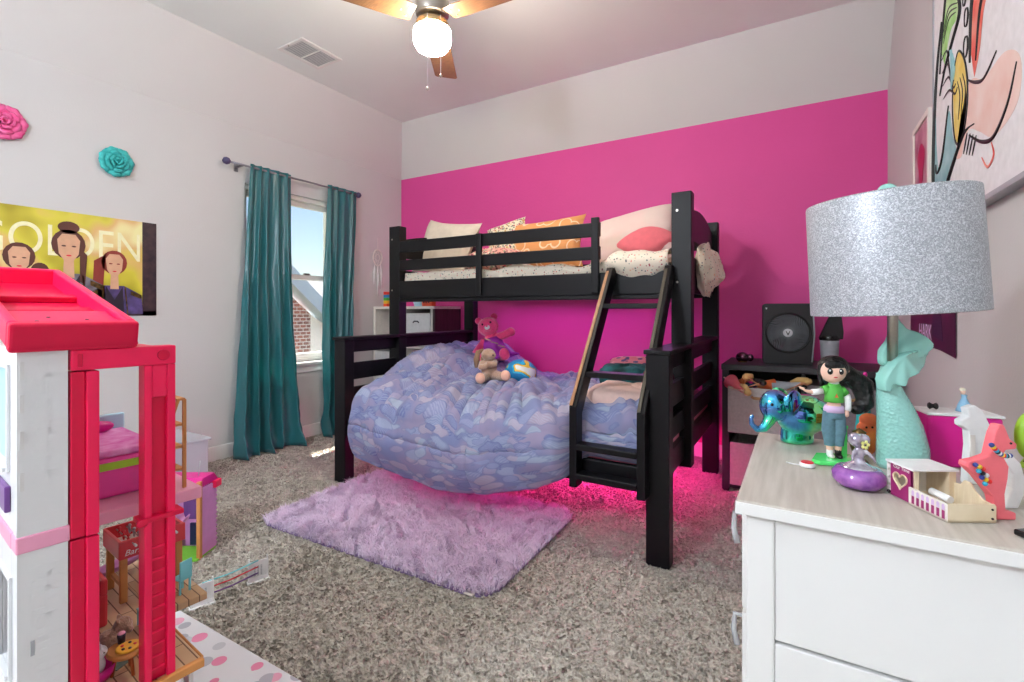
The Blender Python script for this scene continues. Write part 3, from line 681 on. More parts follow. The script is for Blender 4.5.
# ---------------------------------------------------------------- rug
RX0, RX1, RY0, RY1 = -2.43, -1.02, 1.50, 2.40
rug = root('shag_rug', 'fluffy lavender shag rug on the carpet in front of the bed', 'rug', ((RX0+RX1)/2, (RY0+RY1)/2, 0), R(1.5))
def rr_poly(w_, h_, r, n=8):
    P = []
    for cx_, cy_, a0 in ((w_/2-r, h_/2-r, 0), (-w_/2+r, h_/2-r, 90), (-w_/2+r, -h_/2+r, 180), (w_/2-r, -h_/2+r, 270)):
        for k in range(n+1): a = R(a0+90*k/n); P.append((cx_+r*cos(a), cy_+r*sin(a)))
    return P
MB().prism(rr_poly(1.41, .90, .10), .014, (0, 0, .001), (1, 0, 0), (0, 1, 0)).build('backing', 'shagbase', rug)
import numpy as np
rng = np.random.default_rng(5)
def tufts(n, w_, h_, L0, L1, wid, lean, z0, seed=0, rad=.1, clumps=0.02):
    rg = np.random.default_rng(seed)
    px = rg.uniform(-w_/2, w_/2, n); py = rg.uniform(-h_/2, h_/2, n)
    dx = np.maximum(np.abs(px)-(w_/2-rad), 0); dy = np.maximum(np.abs(py)-(h_/2-rad), 0); ok = dx*dx+dy*dy < rad*rad; px, py = px[ok], py[ok]; n = len(px)
    L = rg.uniform(L0, L1, n)
    # clumped lean direction
    cl = 2*pi*(np.sin(px*23+1.3*np.sin(py*31))*.5+np.sin(py*27+2*np.sin(px*19))*.5)
    an = cl+rg.normal(0, .6, n); le = lean*rg.uniform(.4, 1.2, n)
    dirx, diry = np.cos(an)*le, np.sin(an)*le; wa = rg.uniform(0, 2*pi, n); wx, wy = np.cos(wa)*wid/2, np.sin(wa)*wid/2
    V = np.zeros((n, 5, 3)); 
    V[:, 0] = np.stack([px-wx, py-wy, np.full(n, z0)], 1); V[:, 1] = np.stack([px+wx, py+wy, np.full(n, z0)], 1)
    mx_, my_ = px+dirx*L*.35, py+diry*L*.35
    V[:, 2] = np.stack([mx_+wx*.8, my_+wy*.8, z0+L*.6], 1); V[:, 3] = np.stack([mx_-wx*.8, my_-wy*.8, z0+L*.6], 1)
    V[:, 4] = np.stack([px+dirx*L, py+diry*L, z0+L*.85], 1)
    return V, n
def tuft_obj(name, V, n, m, parent):
    me = bpy.data.meshes.new(name); me.vertices.add(n*5); me.vertices.foreach_set('co', V.reshape(-1))
    b = np.arange(n)*5; q = np.stack([b, b+1, b+2, b+3, b+3, b+2, b+4], 1).reshape(-1)
    me.loops.add(n*7); me.loops.foreach_set('vertex_index', q.astype(np.int32)); me.polygons.add(n*2)
    ls_ = np.stack([np.arange(n)*7, np.arange(n)*7+4], 1).reshape(-1); me.polygons.foreach_set('loop_start', ls_.astype(np.int32))
    me.polygons.foreach_set('use_smooth', np.ones(n*2, dtype=bool)); me.materials.append(M[m]); me.update(calc_edges=True); me.validate()
    o = bpy.data.objects.new(name, me); COL.objects.link(o)
    if parent is not None: o.parent = parent
    return o
V, n = tufts(60000, 1.42, .91, .026, .044, .0035, .9, .010, 3, .11)
po = tuft_obj('pile', V, n, 'shag', rug); po['kind'] = 'stuff'
MB().box((-.0, 0, 0), (.04, .03, .003)).build('care_label', 'offwhite', rug, loc=(.60, -.462, .012))
# carpet pile, real tufts over the part of the floor in view
V, n = tufts(230000, 4.15, 4.9, .006, .013, .010, .9, .0, 9, .0001)
cx0, cy0 = XL+2.085, 1.42
keep = np.ones(n, bool)
V[:, :, 0] += cx0; V[:, :, 1] += cy0
def cull(V):
    x, y = V[:, 0, 0], V[:, 0, 1]; dep = -math.sin(YAW)*x+math.cos(YAW)*y; a = math.cos(YAW)*x+math.sin(YAW)*y
    v = 484*1.1/np.maximum(dep, .01); k = (dep > 1.2) & (v < 400) & (np.abs(a/np.maximum(dep, .01)*484) < 560)
    return V[k]
V = cull(V); n = len(V)
po = tuft_obj('carpet_pile', V, n, 'carpet', None); tag(po, 'short beige cut pile of the carpet', 'carpet', kind='stuff')

# ---------------------------------------------------------------- white cube shelf in the corner
sx0, sy0 = -3.665, 3.45
shf = root('cube_shelf', 'white cube shelf with dark wood side in the far left corner behind the bed', 'shelf', (sx0, sy0, 0))
W_, D_, H_ = .785, .40, 1.12; tt = .028
MB().box((0, 0, 0), (tt, D_, H_)).build('side_panel', 'offwhite', shf, .002)
MB().box((W_-tt, .002, 0), (W_, D_, H_)).build('side_panel', 'darkwood', shf, .002)['label'] = 'dark wood side panel'
MB().box((W_-tt-.012, -.001, 0), (W_-tt+.006, .004, H_)).build('front_edge', 'offwhite', shf, .001)
MB().box((0, 0, H_), (W_, D_, H_+.025)).build('top_panel', 'offwhite', shf, .002)
MB().box((W_/2-.01, 0, .02), (W_/2+.01, D_, H_)).build('divider', 'offwhite', shf, .002)
for z in (.0, .37, .745): MB().box((tt, 0, z), (W_-tt, D_, z+.02)).build('shelf_board', 'offwhite', shf, .002)
MB().box((tt, D_-.008, 0), (W_-tt, D_, H_)).build('back_panel', 'offwhite', shf)
def cubebin(label, x, z, w_=.33, h_=.31, m_='binwhite', dy=-.012, grp=None):
    b = root('storage_bin', label, 'storage bin', (sx0+x, sy0+dy, z), 0, grp)
    q = MB(); q.box((0, 0, 0), (w_, .01, h_)).box((0, .01, 0), (.01, .36, h_)).box((w_-.01, .01, 0), (w_, .36, h_)).box((.01, .35, 0), (w_-.01, .36, h_)).box((.01, .01, 0), (w_-.01, .35, .01))
    q.build('bin_body', m_, b, .004)
    MB().tube([(w_/2-.035, -.004, h_*.72), (w_/2-.02, -.006, h_*.76), (w_/2+.02, -.006, h_*.76), (w_/2+.035, -.004, h_*.72)], .006, 8).build('handle', 'darkpane', b)
    return b
cubebin('white storage bin in the top right cube of the corner shelf', .41, .768)
cubebin('white storage bin in the middle left cube of the corner shelf', .035, .394)
cubebin('white storage bin in the bottom right cube of the corner shelf', .41, .022)
# small things on and in the shelf
bk = root('toy_tower', 'stack of rainbow toy blocks on top of the white cube shelf', 'toy', (sx0+.06, sy0+.12, H_+.0255))
for k, c in enumerate(('#e8502c', '#f0c030', '#48b84c', '#3090d0', '#e84030')):
    MB().box((-.024, -.02, k*.03), (.024+.006*(k % 2), .02, k*.03+.029)).build('block', mat('block_'+'abcde'[k], c, .4), bk, .002)
o = MB().lathe([(.04, 0), (.055, .05), (.06, .10), (.055, .10), (.05, .05), (.001, .008)], (0, 0, 0), 20).build('fabric_cup', 'paleblue', bevel=0); o.location = (sx0+.47, sy0+.14, H_+.0255); tag(o, 'pale blue cup on top of the cube shelf', 'cup')
bx_ = root('toy_box', 'small orange-red box with dark markings on top of the cube shelf', 'box', (sx0+.60, sy0+.14, H_+.0255))
MB().box((-.06, -.03, 0), (.06, .03, .085)).build('carton', mat('orange_red_card', '#d8502c', .5), bx_, .002)
for k in range(3): MB().box((-.045+k*.03, -.032, .03), (-.03+k*.03, -.0301, .06)).build('marking', 'darkpane', bx_)
bt = MB().lathe([(.02, 0), (.035, .01), (.035, .045), (.02, .055), (.012, .075), (.0001, .08)], n=16).build('toy_pot', 'pinkbed'); bt.location = (sx0+.12, sy0+.1, .766); tag(bt, 'small pink pot inside the upper left cube of the shelf', 'toy')
gb = root('toy_bin', 'black low box standing beside the bed end under the shelf', 'box', (-2.78, 3.15, 0))
MB().box((-.11, -.16, 0), (.09, .16, .66)).build('box_body', 'graycab', gb, .004)
MB().box((-.112, -.164, .66), (.092, .164, .685)).build('lid', 'graycab', gb, .004)
# dream catcher
dc = root('dream_catcher', 'white dream catcher with feathers hanging on the left wall', 'dream catcher', (XL+.012, 3.52, 1.64))
MB().tube([(0, .06*cos(a), .08*sin(a)) for a in [2*pi*k/24 for k in range(25)]], .006, 8, False).build('ring', 'offwhite', dc)
m = MB()
for k in range(8):
    a = 2*pi*k/8; b = a+2*pi*3/8; m.tube([(0, .058*cos(a), .077*sin(a)), (0, .058*cos(b), .077*sin(b))], .0015, 5)
m.tube([(0, 0, .08), (0, 0, .2)], .0015, 5); m.build('web', 'offwhite', dc)
for dy, L_ in ((-.04, .2), (0, .32), (.04, .24)):
    MB().tube([(0, dy, -.07), (0, dy*1.2, -.07-L_*.4), (0, dy*1.3, -.07-L_)], [.002, .014, .003], 8, ell=.3).build('feather', 'white', dc)

# ---------------------------------------------------------------- charcoal cabinet with fabric bins
cx1 = -.412; cy1 = 3.22
cab = root('cube_cabinet', 'charcoal cube cabinet with fabric bins against the pink wall', 'cabinet', (cx1, cy1, 0))
W2, D2, H2 = .86, .50, .775; t2 = .04
for x in (0, W2/2-.01, W2-t2): MB().box((x, 0, 0), (x+(t2 if x != W2/2-.01 else .02), D2, H2-.035)).build('upright', 'graycab', cab, .003)
MB().box((-.004, -.006, H2-.035), (W2+.004, D2, H2)).build('top_panel', 'graycab', cab, .004)
for z in (.02, .355): MB().box((t2, .01, z), (W2-t2, D2, z+.02)).build('shelf_board', 'graycab', cab, .002)
MB().box((t2, D2-.01, .02), (W2-t2, D2, H2-.035)).build('back_panel', 'graycab', cab)
def fabbin(label, x, z, h_, dy, w_=.355, mm='graybin'):
    b = root('fabric_bin', label, 'storage bin', (cx1+x, cy1+dy, z))
    q = MB(); q.box((0, 0, 0), (w_, .012, h_)).box((0, .012, 0), (.012, .34, h_)).box((w_-.012, .012, 0), (w_, .34, h_)).box((.012, .328, 0), (w_-.012, .34, h_)).box((.012, .012, 0), (w_-.012, .328, .01))
    q.build('bin_body', mm, b, .004)
    MB().tube([(w_/2-.05, -.003, h_*.82), (w_/2-.04, -.009, h_*.79), (w_/2+.04, -.009, h_*.79), (w_/2+.05, -.003, h_*.82)], .009, 8, ell=.5).build('handle', mat('tan_strap', '#b08a5c', .6), b)
    return b
fabbin('grey fabric bin pulled out of the cabinet, overflowing with dolls', .044, .383, .27, -.10)
fabbin('grey fabric bin in the lower left of the charcoal cabinet', .044, .042, .26, .0)
dkf = mat('dark_grey_fabric', '#8c8285', .9, vary=.08, scale=60, bump=.3, bscale=300); M['dkf'] = dkf
fabbin('dark grey fabric bin in the upper right of the charcoal cabinet', .447, .376, .30, .005, mm='dkf')
fabbin('dark grey fabric bin in the lower right of the charcoal cabinet', .447, .042, .27, .005, mm='dkf')
# dolls heaped in the pulled-out bin
def rag(label, loc, rot, dress, hair, skin='tanskin'):
    t = root('fashion_doll', label, 'doll', loc, 0, 'dolls heaped in the pulled-out bin'); t.rotation_euler = [R(a) for a in rot]
    m = MB(); m.ell((0, 0, .13), (.016, .015, .02)).tube([(0, 0, .115), (0, 0, .10), (0, 0, .06), (0, 0, .02)], [.006, .012, .014, .013], 10)
    for s_ in (-1, 1):
        m.tube([(s_*.01, 0, .03), (s_*.012, .003, -.04), (s_*.013, 0, -.10)], [.009, .007, .005], 8)
        m.tube([(s_*.012, 0, .1), (s_*.035, -.01, .07), (s_*.045, -.02, .03)], [.005, .004, .004], 8)
    m.build('body', skin, t, remesh=.003)
    MB().lathe([(.013, .10), (.016, .06), (.022, .03), (.045, -.04), (.040, -.04), (.014, .02)], (0, 0, 0), 18).build('dress', dress, t)
    MB().ell((0, .006, .138), (.02, .017, .02)).tube([(0, .014, .14), (.005, .024, .09), (0, .02, .05)], [.015, .016, .006], 10).build('hair', hair, t)
    return t
M['tealdress'] = mat('teal_dress', '#208c9c', .5); M['haircop'] = mat('copper_hair', '#b8642c', .5); M['hairyel'] = mat('blonde_hair', '#d8b070', .5); M['navy'] = mat('navy_cloth', '#14204a', .6)
rag('doll with dark hair and blue dress at the left of the heap', (-.30, 3.20, .655), (80, 0, 60), 'navy', 'hairblack')
rag('doll in hot pink dress in the middle of the heap in the bin', (-.225, 3.22, .665), (70, 0, -20), 'magenta', 'hairyel')
rag('copper-haired doll lying with bare legs in the bin', (-.17, 3.22, .66), (85, 0, -70), 'orange', 'haircop')
rag('grey-dressed doll at the right of the heap in the bin', (-.09, 3.22, .66), (75, 0, 80), 'grey', 'hairyel')
rag('doll lying over the left front corner of the bin', (-.335, 3.15, .665), (105, 15, 40), 'coral', 'hairyel', 'skin')
# box fan
fan = root('box_fan', 'square black desk fan with a round grille on the charcoal cabinet', 'fan', (-.068, 3.42, .7755), R(6))
m = MB(); N_ = 40; hw, hh, r_ = .135, .37, .118
m.prism(rr_poly(2*hw, hh, .02), .085, (0, .04, hh/2), (1, 0, 0), (0, 0, 1)); m.build('housing', 'blackmatte', fan, .004)
ringm = MB(); ringm.tube([(r_*cos(2*pi*k/48), -.047, hh*.52+r_*sin(2*pi*k/48)) for k in range(49)], .006, 8, False); ringm.build('grille_ring', 'blackgloss', fan)
g = MB()
for k in range(44):
    a = 2*pi*k/44; pts = [((.028+(r_-.03)*q)*cos(a+q*.9), -.05+.004*q, hh*.52+(.028+(r_-.03)*q)*sin(a+q*.9)) for q in (0, .33, .66, 1)]; g.tube(pts, .0019, 5, False)
g.build('grille', mat('grille_grey', '#74787e', .35), fan)
bld = MB()
for k in range(5):
    a = 2*pi*k/5; bld.prism([(.03*cos(a), .03*sin(a)), (.1*cos(a-.1), .1*sin(a-.1)), (.1*cos(a+.7), .1*sin(a+.7)), (.03*cos(a+.8), .03*sin(a+.8))], .003, (0, -.044, hh*.52))
bld.build('fan_blades', 'blackgloss', fan)
MB().lathe([(.0001, .0), (.02, .001), (.026, .006), (.026, .012)], (0, -.058, hh*.52), 24, rot=Matrix.Rotation(R(-90), 3, 'X')).build('hub_cap', 'plastwhite', fan)
m = MB(); m.prism([(-.012, .010), (-.007, .010), (0, -.006), (.007, .010), (.012, .010), (.003, -.013), (-.003, -.013)], .001, (0, -.058, hh*.52)); m.build('hub_emblem', 'blackmatte', fan)
m = MB(); m.prism([(-.006, .006), (.006, .004), (0, -.008)], .0015, (-.115, -.046, hh-.03)); m.build('emblem', 'plastwhite', fan)
MB().tube([(.125, -.05, .02), (.138, -.05, .18), (.130, -.05, .355)], .004, 8).build('side_trim', 'grey', fan)
# grey canister with black hopper
hm = root('canister', 'grey tapered canister with an angular black top beside the box fan', 'canister', (.15, 3.42, .7755))
MB().lathe([(.038, 0), (.042, .005), (.048, .13), (.05, .15)], n=28).build('canister_body', 'grey', hm)
m = MB(); m.lathe([(.05, .15), (.055, .165), (.05, .18)], n=28); m.prism([(-.055, .165), (.065, .16), (.068, .20), (.055, .32), (.0, .30)], .07, (0, .035, 0)); m.build('hopper', 'blackgloss', hm, .004)
# small iridescent ball toy
t = root('figurine', 'small dark iridescent round toy on the left end of the cabinet', 'figurine', (-.315, 3.40, .7755))
MB().ell((0, 0, .03), (.04, .036, .033)).ell((.045, 0, .03), (.02, .02, .024)).build('body', mat('dark_irid', '#3c4c48', .15, .9, color2='#7a3c5c', scale=40), t, remesh=.003)
MB().lathe([(.03, 0), (.028, .008)], n=16).build('base', 'gold', t)

# ---------------------------------------------------------------- dresser
DX0, DX1, DY0, DY1, DZ = -.088, .462, .845, 1.345, .80
dr = root('dresser', 'white dresser with a whitewashed wood top and clear pulls', 'dresser', (DX0, DY0, 0))
w_, d_ = DX1-DX0, DY1-DY0
MB().box((-.0, 0, DZ-.020), (w_, d_, DZ)).build('top', 'dtop', dr, .004)
MB().box((-.001, -.0015, DZ-.0215), (w_, .004, DZ-.003)).build('top_edge', 'dwhite', dr, .001)
lg = .052
for x in (.014, w_-lg):
    for y in (.012, d_-lg): MB().box((x, y, 0), (x+lg-.012, y+lg-.012, DZ-.021)).build('leg', 'dwhite', dr, .003)
def endpanel(y, sgn):
    q = MB(); q.box((.014+lg-.012, y, .585), (w_-lg, y+.012, DZ-.021)); q.build('end_panel', 'dwhite', dr, .002)
    q = MB(); q.box((.014+lg-.012, y-.001, .08), (w_-lg, y+.012, .580)); q.build('end_panel', 'dwhite', dr, .002)
endpanel(.016, 1); endpanel(d_-.028, 1)
MB().box((w_-.02, .05, .08), (w_-.008, d_-.05, DZ-.03)).build('back_panel', 'dwhite', dr)
for k, (z0, z1) in enumerate(((.60, .772), (.405, .592), (.21, .397), (.09, .202))):
    dw = MB().box((.004, .055, z0), (.022, d_-.055, z1)).box((.022, .07, z0+.01), (w_-.04, d_-.07, z0+.02)).build('drawer', 'dwhite', dr, .002)
    if k < 3:
        for yy in (.14, d_-.14):
            zz = (z0+z1)/2+.04
            MB().tube([(.004, yy, zz+.0), (-.016, yy, zz), (-.018, yy, zz-.03), (-.012, yy, zz-.055)], [.004, .004, .005, .006], 10).build('pull', mat('clear_pull', '#c8ccd0', .1, alpha=.7), dw)
# ---------------------------------------------------------------- lamp with mermaid tail base
LX, LY = .168, 1.175
lp = root('table_lamp', 'table lamp with an aqua mermaid tail base and silver glitter drum shade', 'lamp', (LX, LY, DZ+.0005))
RV = Vector((cos(YAW), sin(YAW), 0))      # right-hand direction seen from the doorway
FV = Vector((-sin(YAW), cos(YAW), 0))
def LP(a, b, z): return RV*a+FV*b+Vector((0, 0, z))
m = MB()
path = [LP(.0, 0, 0), LP(.0, 0, .010), LP(0, 0, .04), LP(-.006, 0, .08), LP(-.015, 0, .115), LP(-.024, 0, .145), LP(-.028, 0, .17), LP(-.024, 0, .192)]
m.tube(path, [.040, .042, .041, .036, .029, .022, .017, .015], 32, ell=.9); m.build('tail_body', 'tail', lp, subd=0)
# flukes
def fluke(pts, th, off, bend):
    P = smoothp([tuple(p) for p in pts]+[tuple(pts[0])], 4)[:-1]
    q = MB(); q.prism(P, th, LP(0, off, 0), RV, Vector((0, 0, 1)))
    q.v = [tuple(Vector(v_)+FV*(bend*(Vector(v_).dot(RV)+.02)**2*6+.004*sin(Vector(v_).dot(RV)*170+v_[2]*90))) for v_ in q.v]
    o = q.build('fluke', 'gloss_tail', lp, remesh=.0022); o.modifiers['soften'].iterations = 14; return o
fluke([(-.016, .290), (.004, .268), (.025, .260), (.040, .246), (.046, .230), (.030, .212), (.0, .200), (-.026, .192), (-.044, .200), (-.040, .222), (-.026, .250)], .016, .012, -.5)
fluke([(-.054, .150), (-.056, .170), (-.044, .196), (-.028, .214), (-.008, .222), (.018, .226), (.055, .230), (.054, .214), (.034, .197), (.006, .184), (-.010, .174), (-.022, .160), (-.036, .165), (-.044, .150)], .024, -.010, 1.2)
MB().cyl(LP(-.030, -.014, .205), LP(-.020, -.004, .47), .0085, n=16).build('stem', 'metal', lp)
TL = Matrix.Rotation(R(-3.6), 3, FV)
sc = LP(-.016, 0, .297)
m = MB(); m.lathe([(.1355, 0), (.136, .003), (.133, .212), (.132, .216), (.129, .212), (.1325, .003), (.1355, 0)], sc, 64, rot=TL); m.build('lamp_shade', 'glitter', lp)
m = MB(); sp_ = sc+TL @ Vector((0, 0, .205))
for k in range(3): a = 2*pi*k/3; m.cyl(sp_, sp_+TL @ Vector((.132*cos(a), .132*sin(a), .008)), .002, n=8)
m.lathe([(.012, -.004), (.012, .004)], sp_, 12); m.build('spider', 'metal', lp)
MB().ell(sp_+Vector((0, 0, .028)), (.016, .016, .013)).build('finial', 'tail', lp)
MB().lathe([(.012, 0), (.013, .03), (.028, .06), (.03, .09), (.018, .115), (.0001, .12)], sc+Vector((0, 0, .08)), 20).build('bulb', 'white', lp)

# ---------------------------------------------------------------- things on the dresser
def at(x, y, z=DZ+.0008): return (x, y, z)
# elephant
el = root('elephant_figurine', 'shiny iridescent green and purple elephant on the far corner of the dresser', 'figurine', at(-.018, 1.275), YAW)
m = MB()
m.ell((.026, 0, .064), (.062, .048, .046)).lathe([(.032, 0), (.036, .003), (.034, .03), (.030, .05)], (.014, 0, 0), 28, sx=1, sy=.8)
m.ell((-.042, -.01, .086), (.033, .03, .036)).ell((-.010, -.03, .094), (.026, .008, .030), rot=RZ(R(20))).ell((-.015, .026, .094), (.024, .008, .028), rot=RZ(R(-20)))
m.tube([(-.050, -.015, .075), (-.060, -.018, .052), (-.073, -.02, .036), (-.088, -.02, .034), (-.099, -.02, .046), (-.101, -.02, .060), (-.095, -.02, .066)], [.018, .013, .010, .0075, .006, .005, .004], 16)
m.build('body', 'irid', el, remesh=.0028)
for s_ in (-1, 1): MB().ell((-.061, -.012+s_*.022, .092), .0035, n=8, m=6).build('eye', 'blackgloss', el)
# doll with long black hair
dl = root('doll', 'black-haired doll in green top and jeans on a clear green stand', 'doll', at(.058, 1.155), YAW-R(12))
MB().prism([(-.045, -.02), (-.035, -.032), (.04, -.032), (.046, -.01), (.04, .028), (-.02, .028)], .008, (0, 0, 0), (1, 0, 0), (0, 1, 0)).build('stand_base', 'neon', dl, .002)
m = MB(); m.box((.012, .008, .006), (.026, .014, .06)); m.tube([(.02, .011, .05), (.018, .011, .088), (.01, .011, .10)], [.007, .004, .004], 8); m.box((.008, .009, .06), (.028, .013, .066)); m.build('stand_post', 'neon', dl, .001)
def vv(*p): return [Vector(q) for q in p]
m = MB()   # one fused body: head, neck, torso, arms, legs
m.ell((-.004, -.004, .170), (.0225, .021, .022)); m.ell((-.006, -.012, .160), (.013, .011, .010))
m.tube([(0, 0, .155), (0, 0, .145), (0, 0, .135), (0, 0, .118), (0, 0, .105), (.0, 0, .095)], [.005, .005, .012, .010, .012, .014], 14, ell=.8)
m.tube([(-.010, 0, .136), (-.026, -.004, .131), (-.040, -.008, .130)], [.005, .0045, .004], 10)
m.tube([(-.040, -.008, .130), (-.05, -.01, .132), (-.055, -.011, .134)], [.004, .003, .0025], 8)
m.tube([(.010, 0, .136), (.022, -.001, .120), (.022, -.004, .102), (.019, -.006, .092)], [.005, .0045, .004, .003], 10)
m.ell((.0195, -.006, .09), (.004, .003, .0055))
for s_ in (-1, 1): m.tube([(s_*.007, 0, .095), (s_*.009, 0, .06), (s_*.007, 0, .03), (s_*.007, 0, .016)], [.009, .0085, .0065, .005], 12)
m.ell((.021, 0, .170), (.006, .003, .004))
m.build('body', 'skin', dl, remesh=.0016)
for k in range(4):   # fingers of the outstretched hand
    MB().tube([(-.054, -.011, .1335+.0012*k), (-.062-.001*(k % 2), -.014+.002*k, .137+.001*k)], [.0013, .0008], 6).build('finger', 'skin', dl)
m = MB(); m.lathe([(.0165, .112), (.0150, .122), (.0155, .135), (.010, .145), (.0062, .150)], (0, 0, 0), 24, sy=.85)
m.tube([(-.010, 0, .137), (-.021, -.003, .133)], [.0075, .007], 12); m.tube([(.010, 0, .137), (.020, -.001, .127)], [.0075, .007], 12); m.build('crop_top', 'green', dl)
MB().prism([(-.003, 0), (.003, 0), (0, .007)], .001, (-.001, -.0136, .122)).build('top_emblem', 'orange', dl)
MB().tube([(-.022, -.0035, .1325), (-.030, -.006, .1308), (-.040, -.008, .130)], [.0058, .0056, .0055], 12).build('sleeve', 'white', dl)
MB().tube([(.0205, -.001, .126), (.0225, -.0015, .118), (.022, -.004, .104), (.020, -.0055, .097)], [.0060, .0058, .0052, .005], 12).build('sleeve', 'white', dl)
MB().lathe([(.0075, .142), (.0085, .148), (.0065, .152)], n=16).build('collar', 'white', dl)
MB().lathe([(.0175, .093), (.0172, .100), (.0155, .105)], (0, 0, 0), 24, sy=.85).build('belt', 'palelilac', dl)
m = MB(); m.lathe([(.0165, .082), (.0172, .092), (.0160, .100)], (0, 0, 0), 24, sy=.85)
for s_ in (-1, 1): m.tube([(s_*.008, 0, .094), (s_*.0095, 0, .060), (s_*.0075, 0, .036), (s_*.0075, 0, .030)], [.0105, .0112, .0092, .0092], 14)
m.build('jeans', 'jean', dl, remesh=.0016)
for s_ in (-1, 1):
    MB().ell((s_*.007, -.004, .0115), (.0055, .010, .0045)).tube([(s_*.007, 0, .012), (s_*.007, 0, .024)], .0055, 12).build('shoe', 'blackmatte' if s_ > 0 else 'white', dl)
m = MB(); m.ell((0, .004, .177), (.026, .024, .022)).ell((.006, .014, .165), (.024, .018, .028))
m.ell((-.006, -.019, .183), (.018, .006, .009))
m.tube([(-.022, -.002, .182), (-.025, -.004, .160), (-.024, -.004, .140)], [.007, .005, .002], 10)
for k in range(5):
    a = k*.35; m.tube([(.012, .014, .178), (.034+.006*k, .012, .160-.004*k), (.050+.006*k-.004*k, .010+.003*sin(k), .130-.006*k), (.046+.008*(k % 3), .010, .108-.004*k)], [.014, .014, .012, .004], 12)
for k in range(9):
    a = k*.7; m.ell((.030+.024*sin(a*.6)+.004*k*.5, .012-.006*cos(a), .158-.0075*k), (.012, .011, .010))
m.build('hair', 'hairblack', dl, remesh=.0018)
for s_ in (-1, 1):
    MB().ell((-.006+s_*.0088, -.0225, .171), (.0048, .003, .0058), n=12, m=8).build('eye', 'blackgloss', dl)
    MB().ell((-.0075+s_*.0088, -.0254, .173), (.0015, .001, .0018), n=8, m=6).build('eye_glint', 'white', dl)
MB().ell((-.006, -.0232, .1605), (.0035, .0015, .0012), n=10, m=6).build('mouth', 'redplastic', dl)
dl.scale = (1.06,)*3
# little red and white disc
tm = root('tape_measure', 'small round red and white toy lying with a white cord on the dresser', 'toy', at(.012, 1.09))
MB().lathe([(.012, 0), (.0135, .002), (.0135, .006), (.012, .008)], n=24).build('case', 'white', tm)
MB().lathe([(.011, .008), (.011, .0095), (.008, .0102)], n=24).build('cap', 'redplastic', tm)
MB().tube([(-.012, 0, .002), (-.022, -.002, .002), (-.032, .002, .002), (-.035, .004, .002)], .0013, 6).build('cord', 'white', tm)
# crystal figure in purple glass bowl
cg = root('glass_figurine', 'clear crystal figure sitting in a round purple glass dish', 'figurine', at(.086, 1.012), YAW)
MB().lathe([(.022, 0), (.034, .004), (.040, .014), (.039, .024), (.032, .032), (.022, .034), (.018, .031), (.0001, .026)], n=32).build('dish', 'purpglass', cg)
m = MB(); m.lathe([(.028, .030), (.022, .036), (.010, .042), (.006, .052)], n=16).ell((0, 0, .056), (.009, .007, .012)).ell((.0, -.002, .075), (.0085, .008, .009)).ell((-.006, 0, .080), (.010, .012, .012)).ell((.008, 0, .081), (.009, .012, .009))
m.tube([(-.008, -.002, .062), (-.016, -.008, .052), (-.018, -.01, .045)], [.004, .003, .002], 8).tube([(.008, -.002, .062), (.018, -.008, .052), (.024, -.008, .042)], [.004, .003, .002], 8)
m.build('figure', 'crystal', cg, remesh=.002)
m = MB()
for k in range(5): a = 2*pi*k/5; m.ell((.002+.005*cos(a), -.013, .074+.005*sin(a)), (.003, .0015, .003), n=8, m=6)
m.build('star_flower', mat('pale_yellow_enamel', '#e6e690', .3), cg)
# orange plush + gold ornament behind
t = root('figurine', 'orange and coral round plush creature left of the mermaid tail', 'figurine', at(.122, 1.235), YAW)
m = MB(); m.ell((0, 0, .075), (.018, .015, .013)).ell((-.008, 0, .058), (.016, .013, .012)).ell((.008, 0, .057), (.016, .013, .012)).ell((0, 0, .03), (.015, .013, .028)); m.build('body', 'orange', t, remesh=.002)
for s_ in (-1, 1): MB().ell((-.008+s_*.006, -.013, .062), .002, n=8, m=6).build('eye', 'blackgloss', t)
t = root('figurine', 'dark gold ornament behind the crystal figure', 'figurine', at(.100, 1.165), YAW)
m = MB(); m.lathe([(.018, 0), (.014, .006), (.008, .012), (.014, .028), (.018, .042), (.009, .055), (.012, .062), (.0001, .07)], n=20); m.build('body', 'gold', t)
t = root('doll_figurine', 'small figure in a green hood beside the mermaid tail, near the neck of the lamp', 'figurine', at(.118, 1.285), YAW)
MB().ell((0, 0, .135), (.013, .011, .026)).build('hood', 'lime', t); MB().ell((-.004, -.006, .143), (.009, .008, .012)).build('face', 'skin', t)
MB().lathe([(.02, 0), (.014, .06), (.010, .12)], n=16).build('robe', 'tealtoy', t); MB().ell((.002, -.002, .162), (.004, .004, .006)).build('bow', 'magenta', t)
# open wooden toy box with heart cut-out
wb = root('toy_box', 'open wooden toy box with plum print and heart cut-out, tray pulled out', 'toy box', at(.125, 1.003), R(-60.5))
# local X runs along the printed front to the right, local +Y away from the viewer
fw, fh = .050, .052
heart = []
for k in range(28):
    a = 2*pi*k/28; hx = 16*sin(a)**3; hy = 13*cos(a)-5*cos(2*a)-2*cos(3*a)-cos(4*a); heart.append((fw*.52+hx*.00088, fh*.56+hy*.00088))
m = MB()   # front with heart hole: ring between heart and rectangle
rect = []
for k in range(28):
    a = 2*pi*k/28; dx_, dz_ = sin(a), cos(a); s_ = min((fw/2-.004)/max(abs(dx_), 1e-6), (fh/2)/max(abs(dz_), 1e-6)); rect.append((fw*.52+dx_*s_*.98, fh/2+dz_*s_))
for yy in (0, .004):
    o_ = len(m.v); m.v += [(a, yy, b) for a, b in heart]+[(a, yy, b) for a, b in rect]
    for k in range(28):
        q = [o_+k, o_+(k+1) % 28, o_+28+(k+1) % 28, o_+28+k]; m.f.append(q if yy else q[::-1]); m.sm.append(False); m.mi.append(0)
o_ = 0
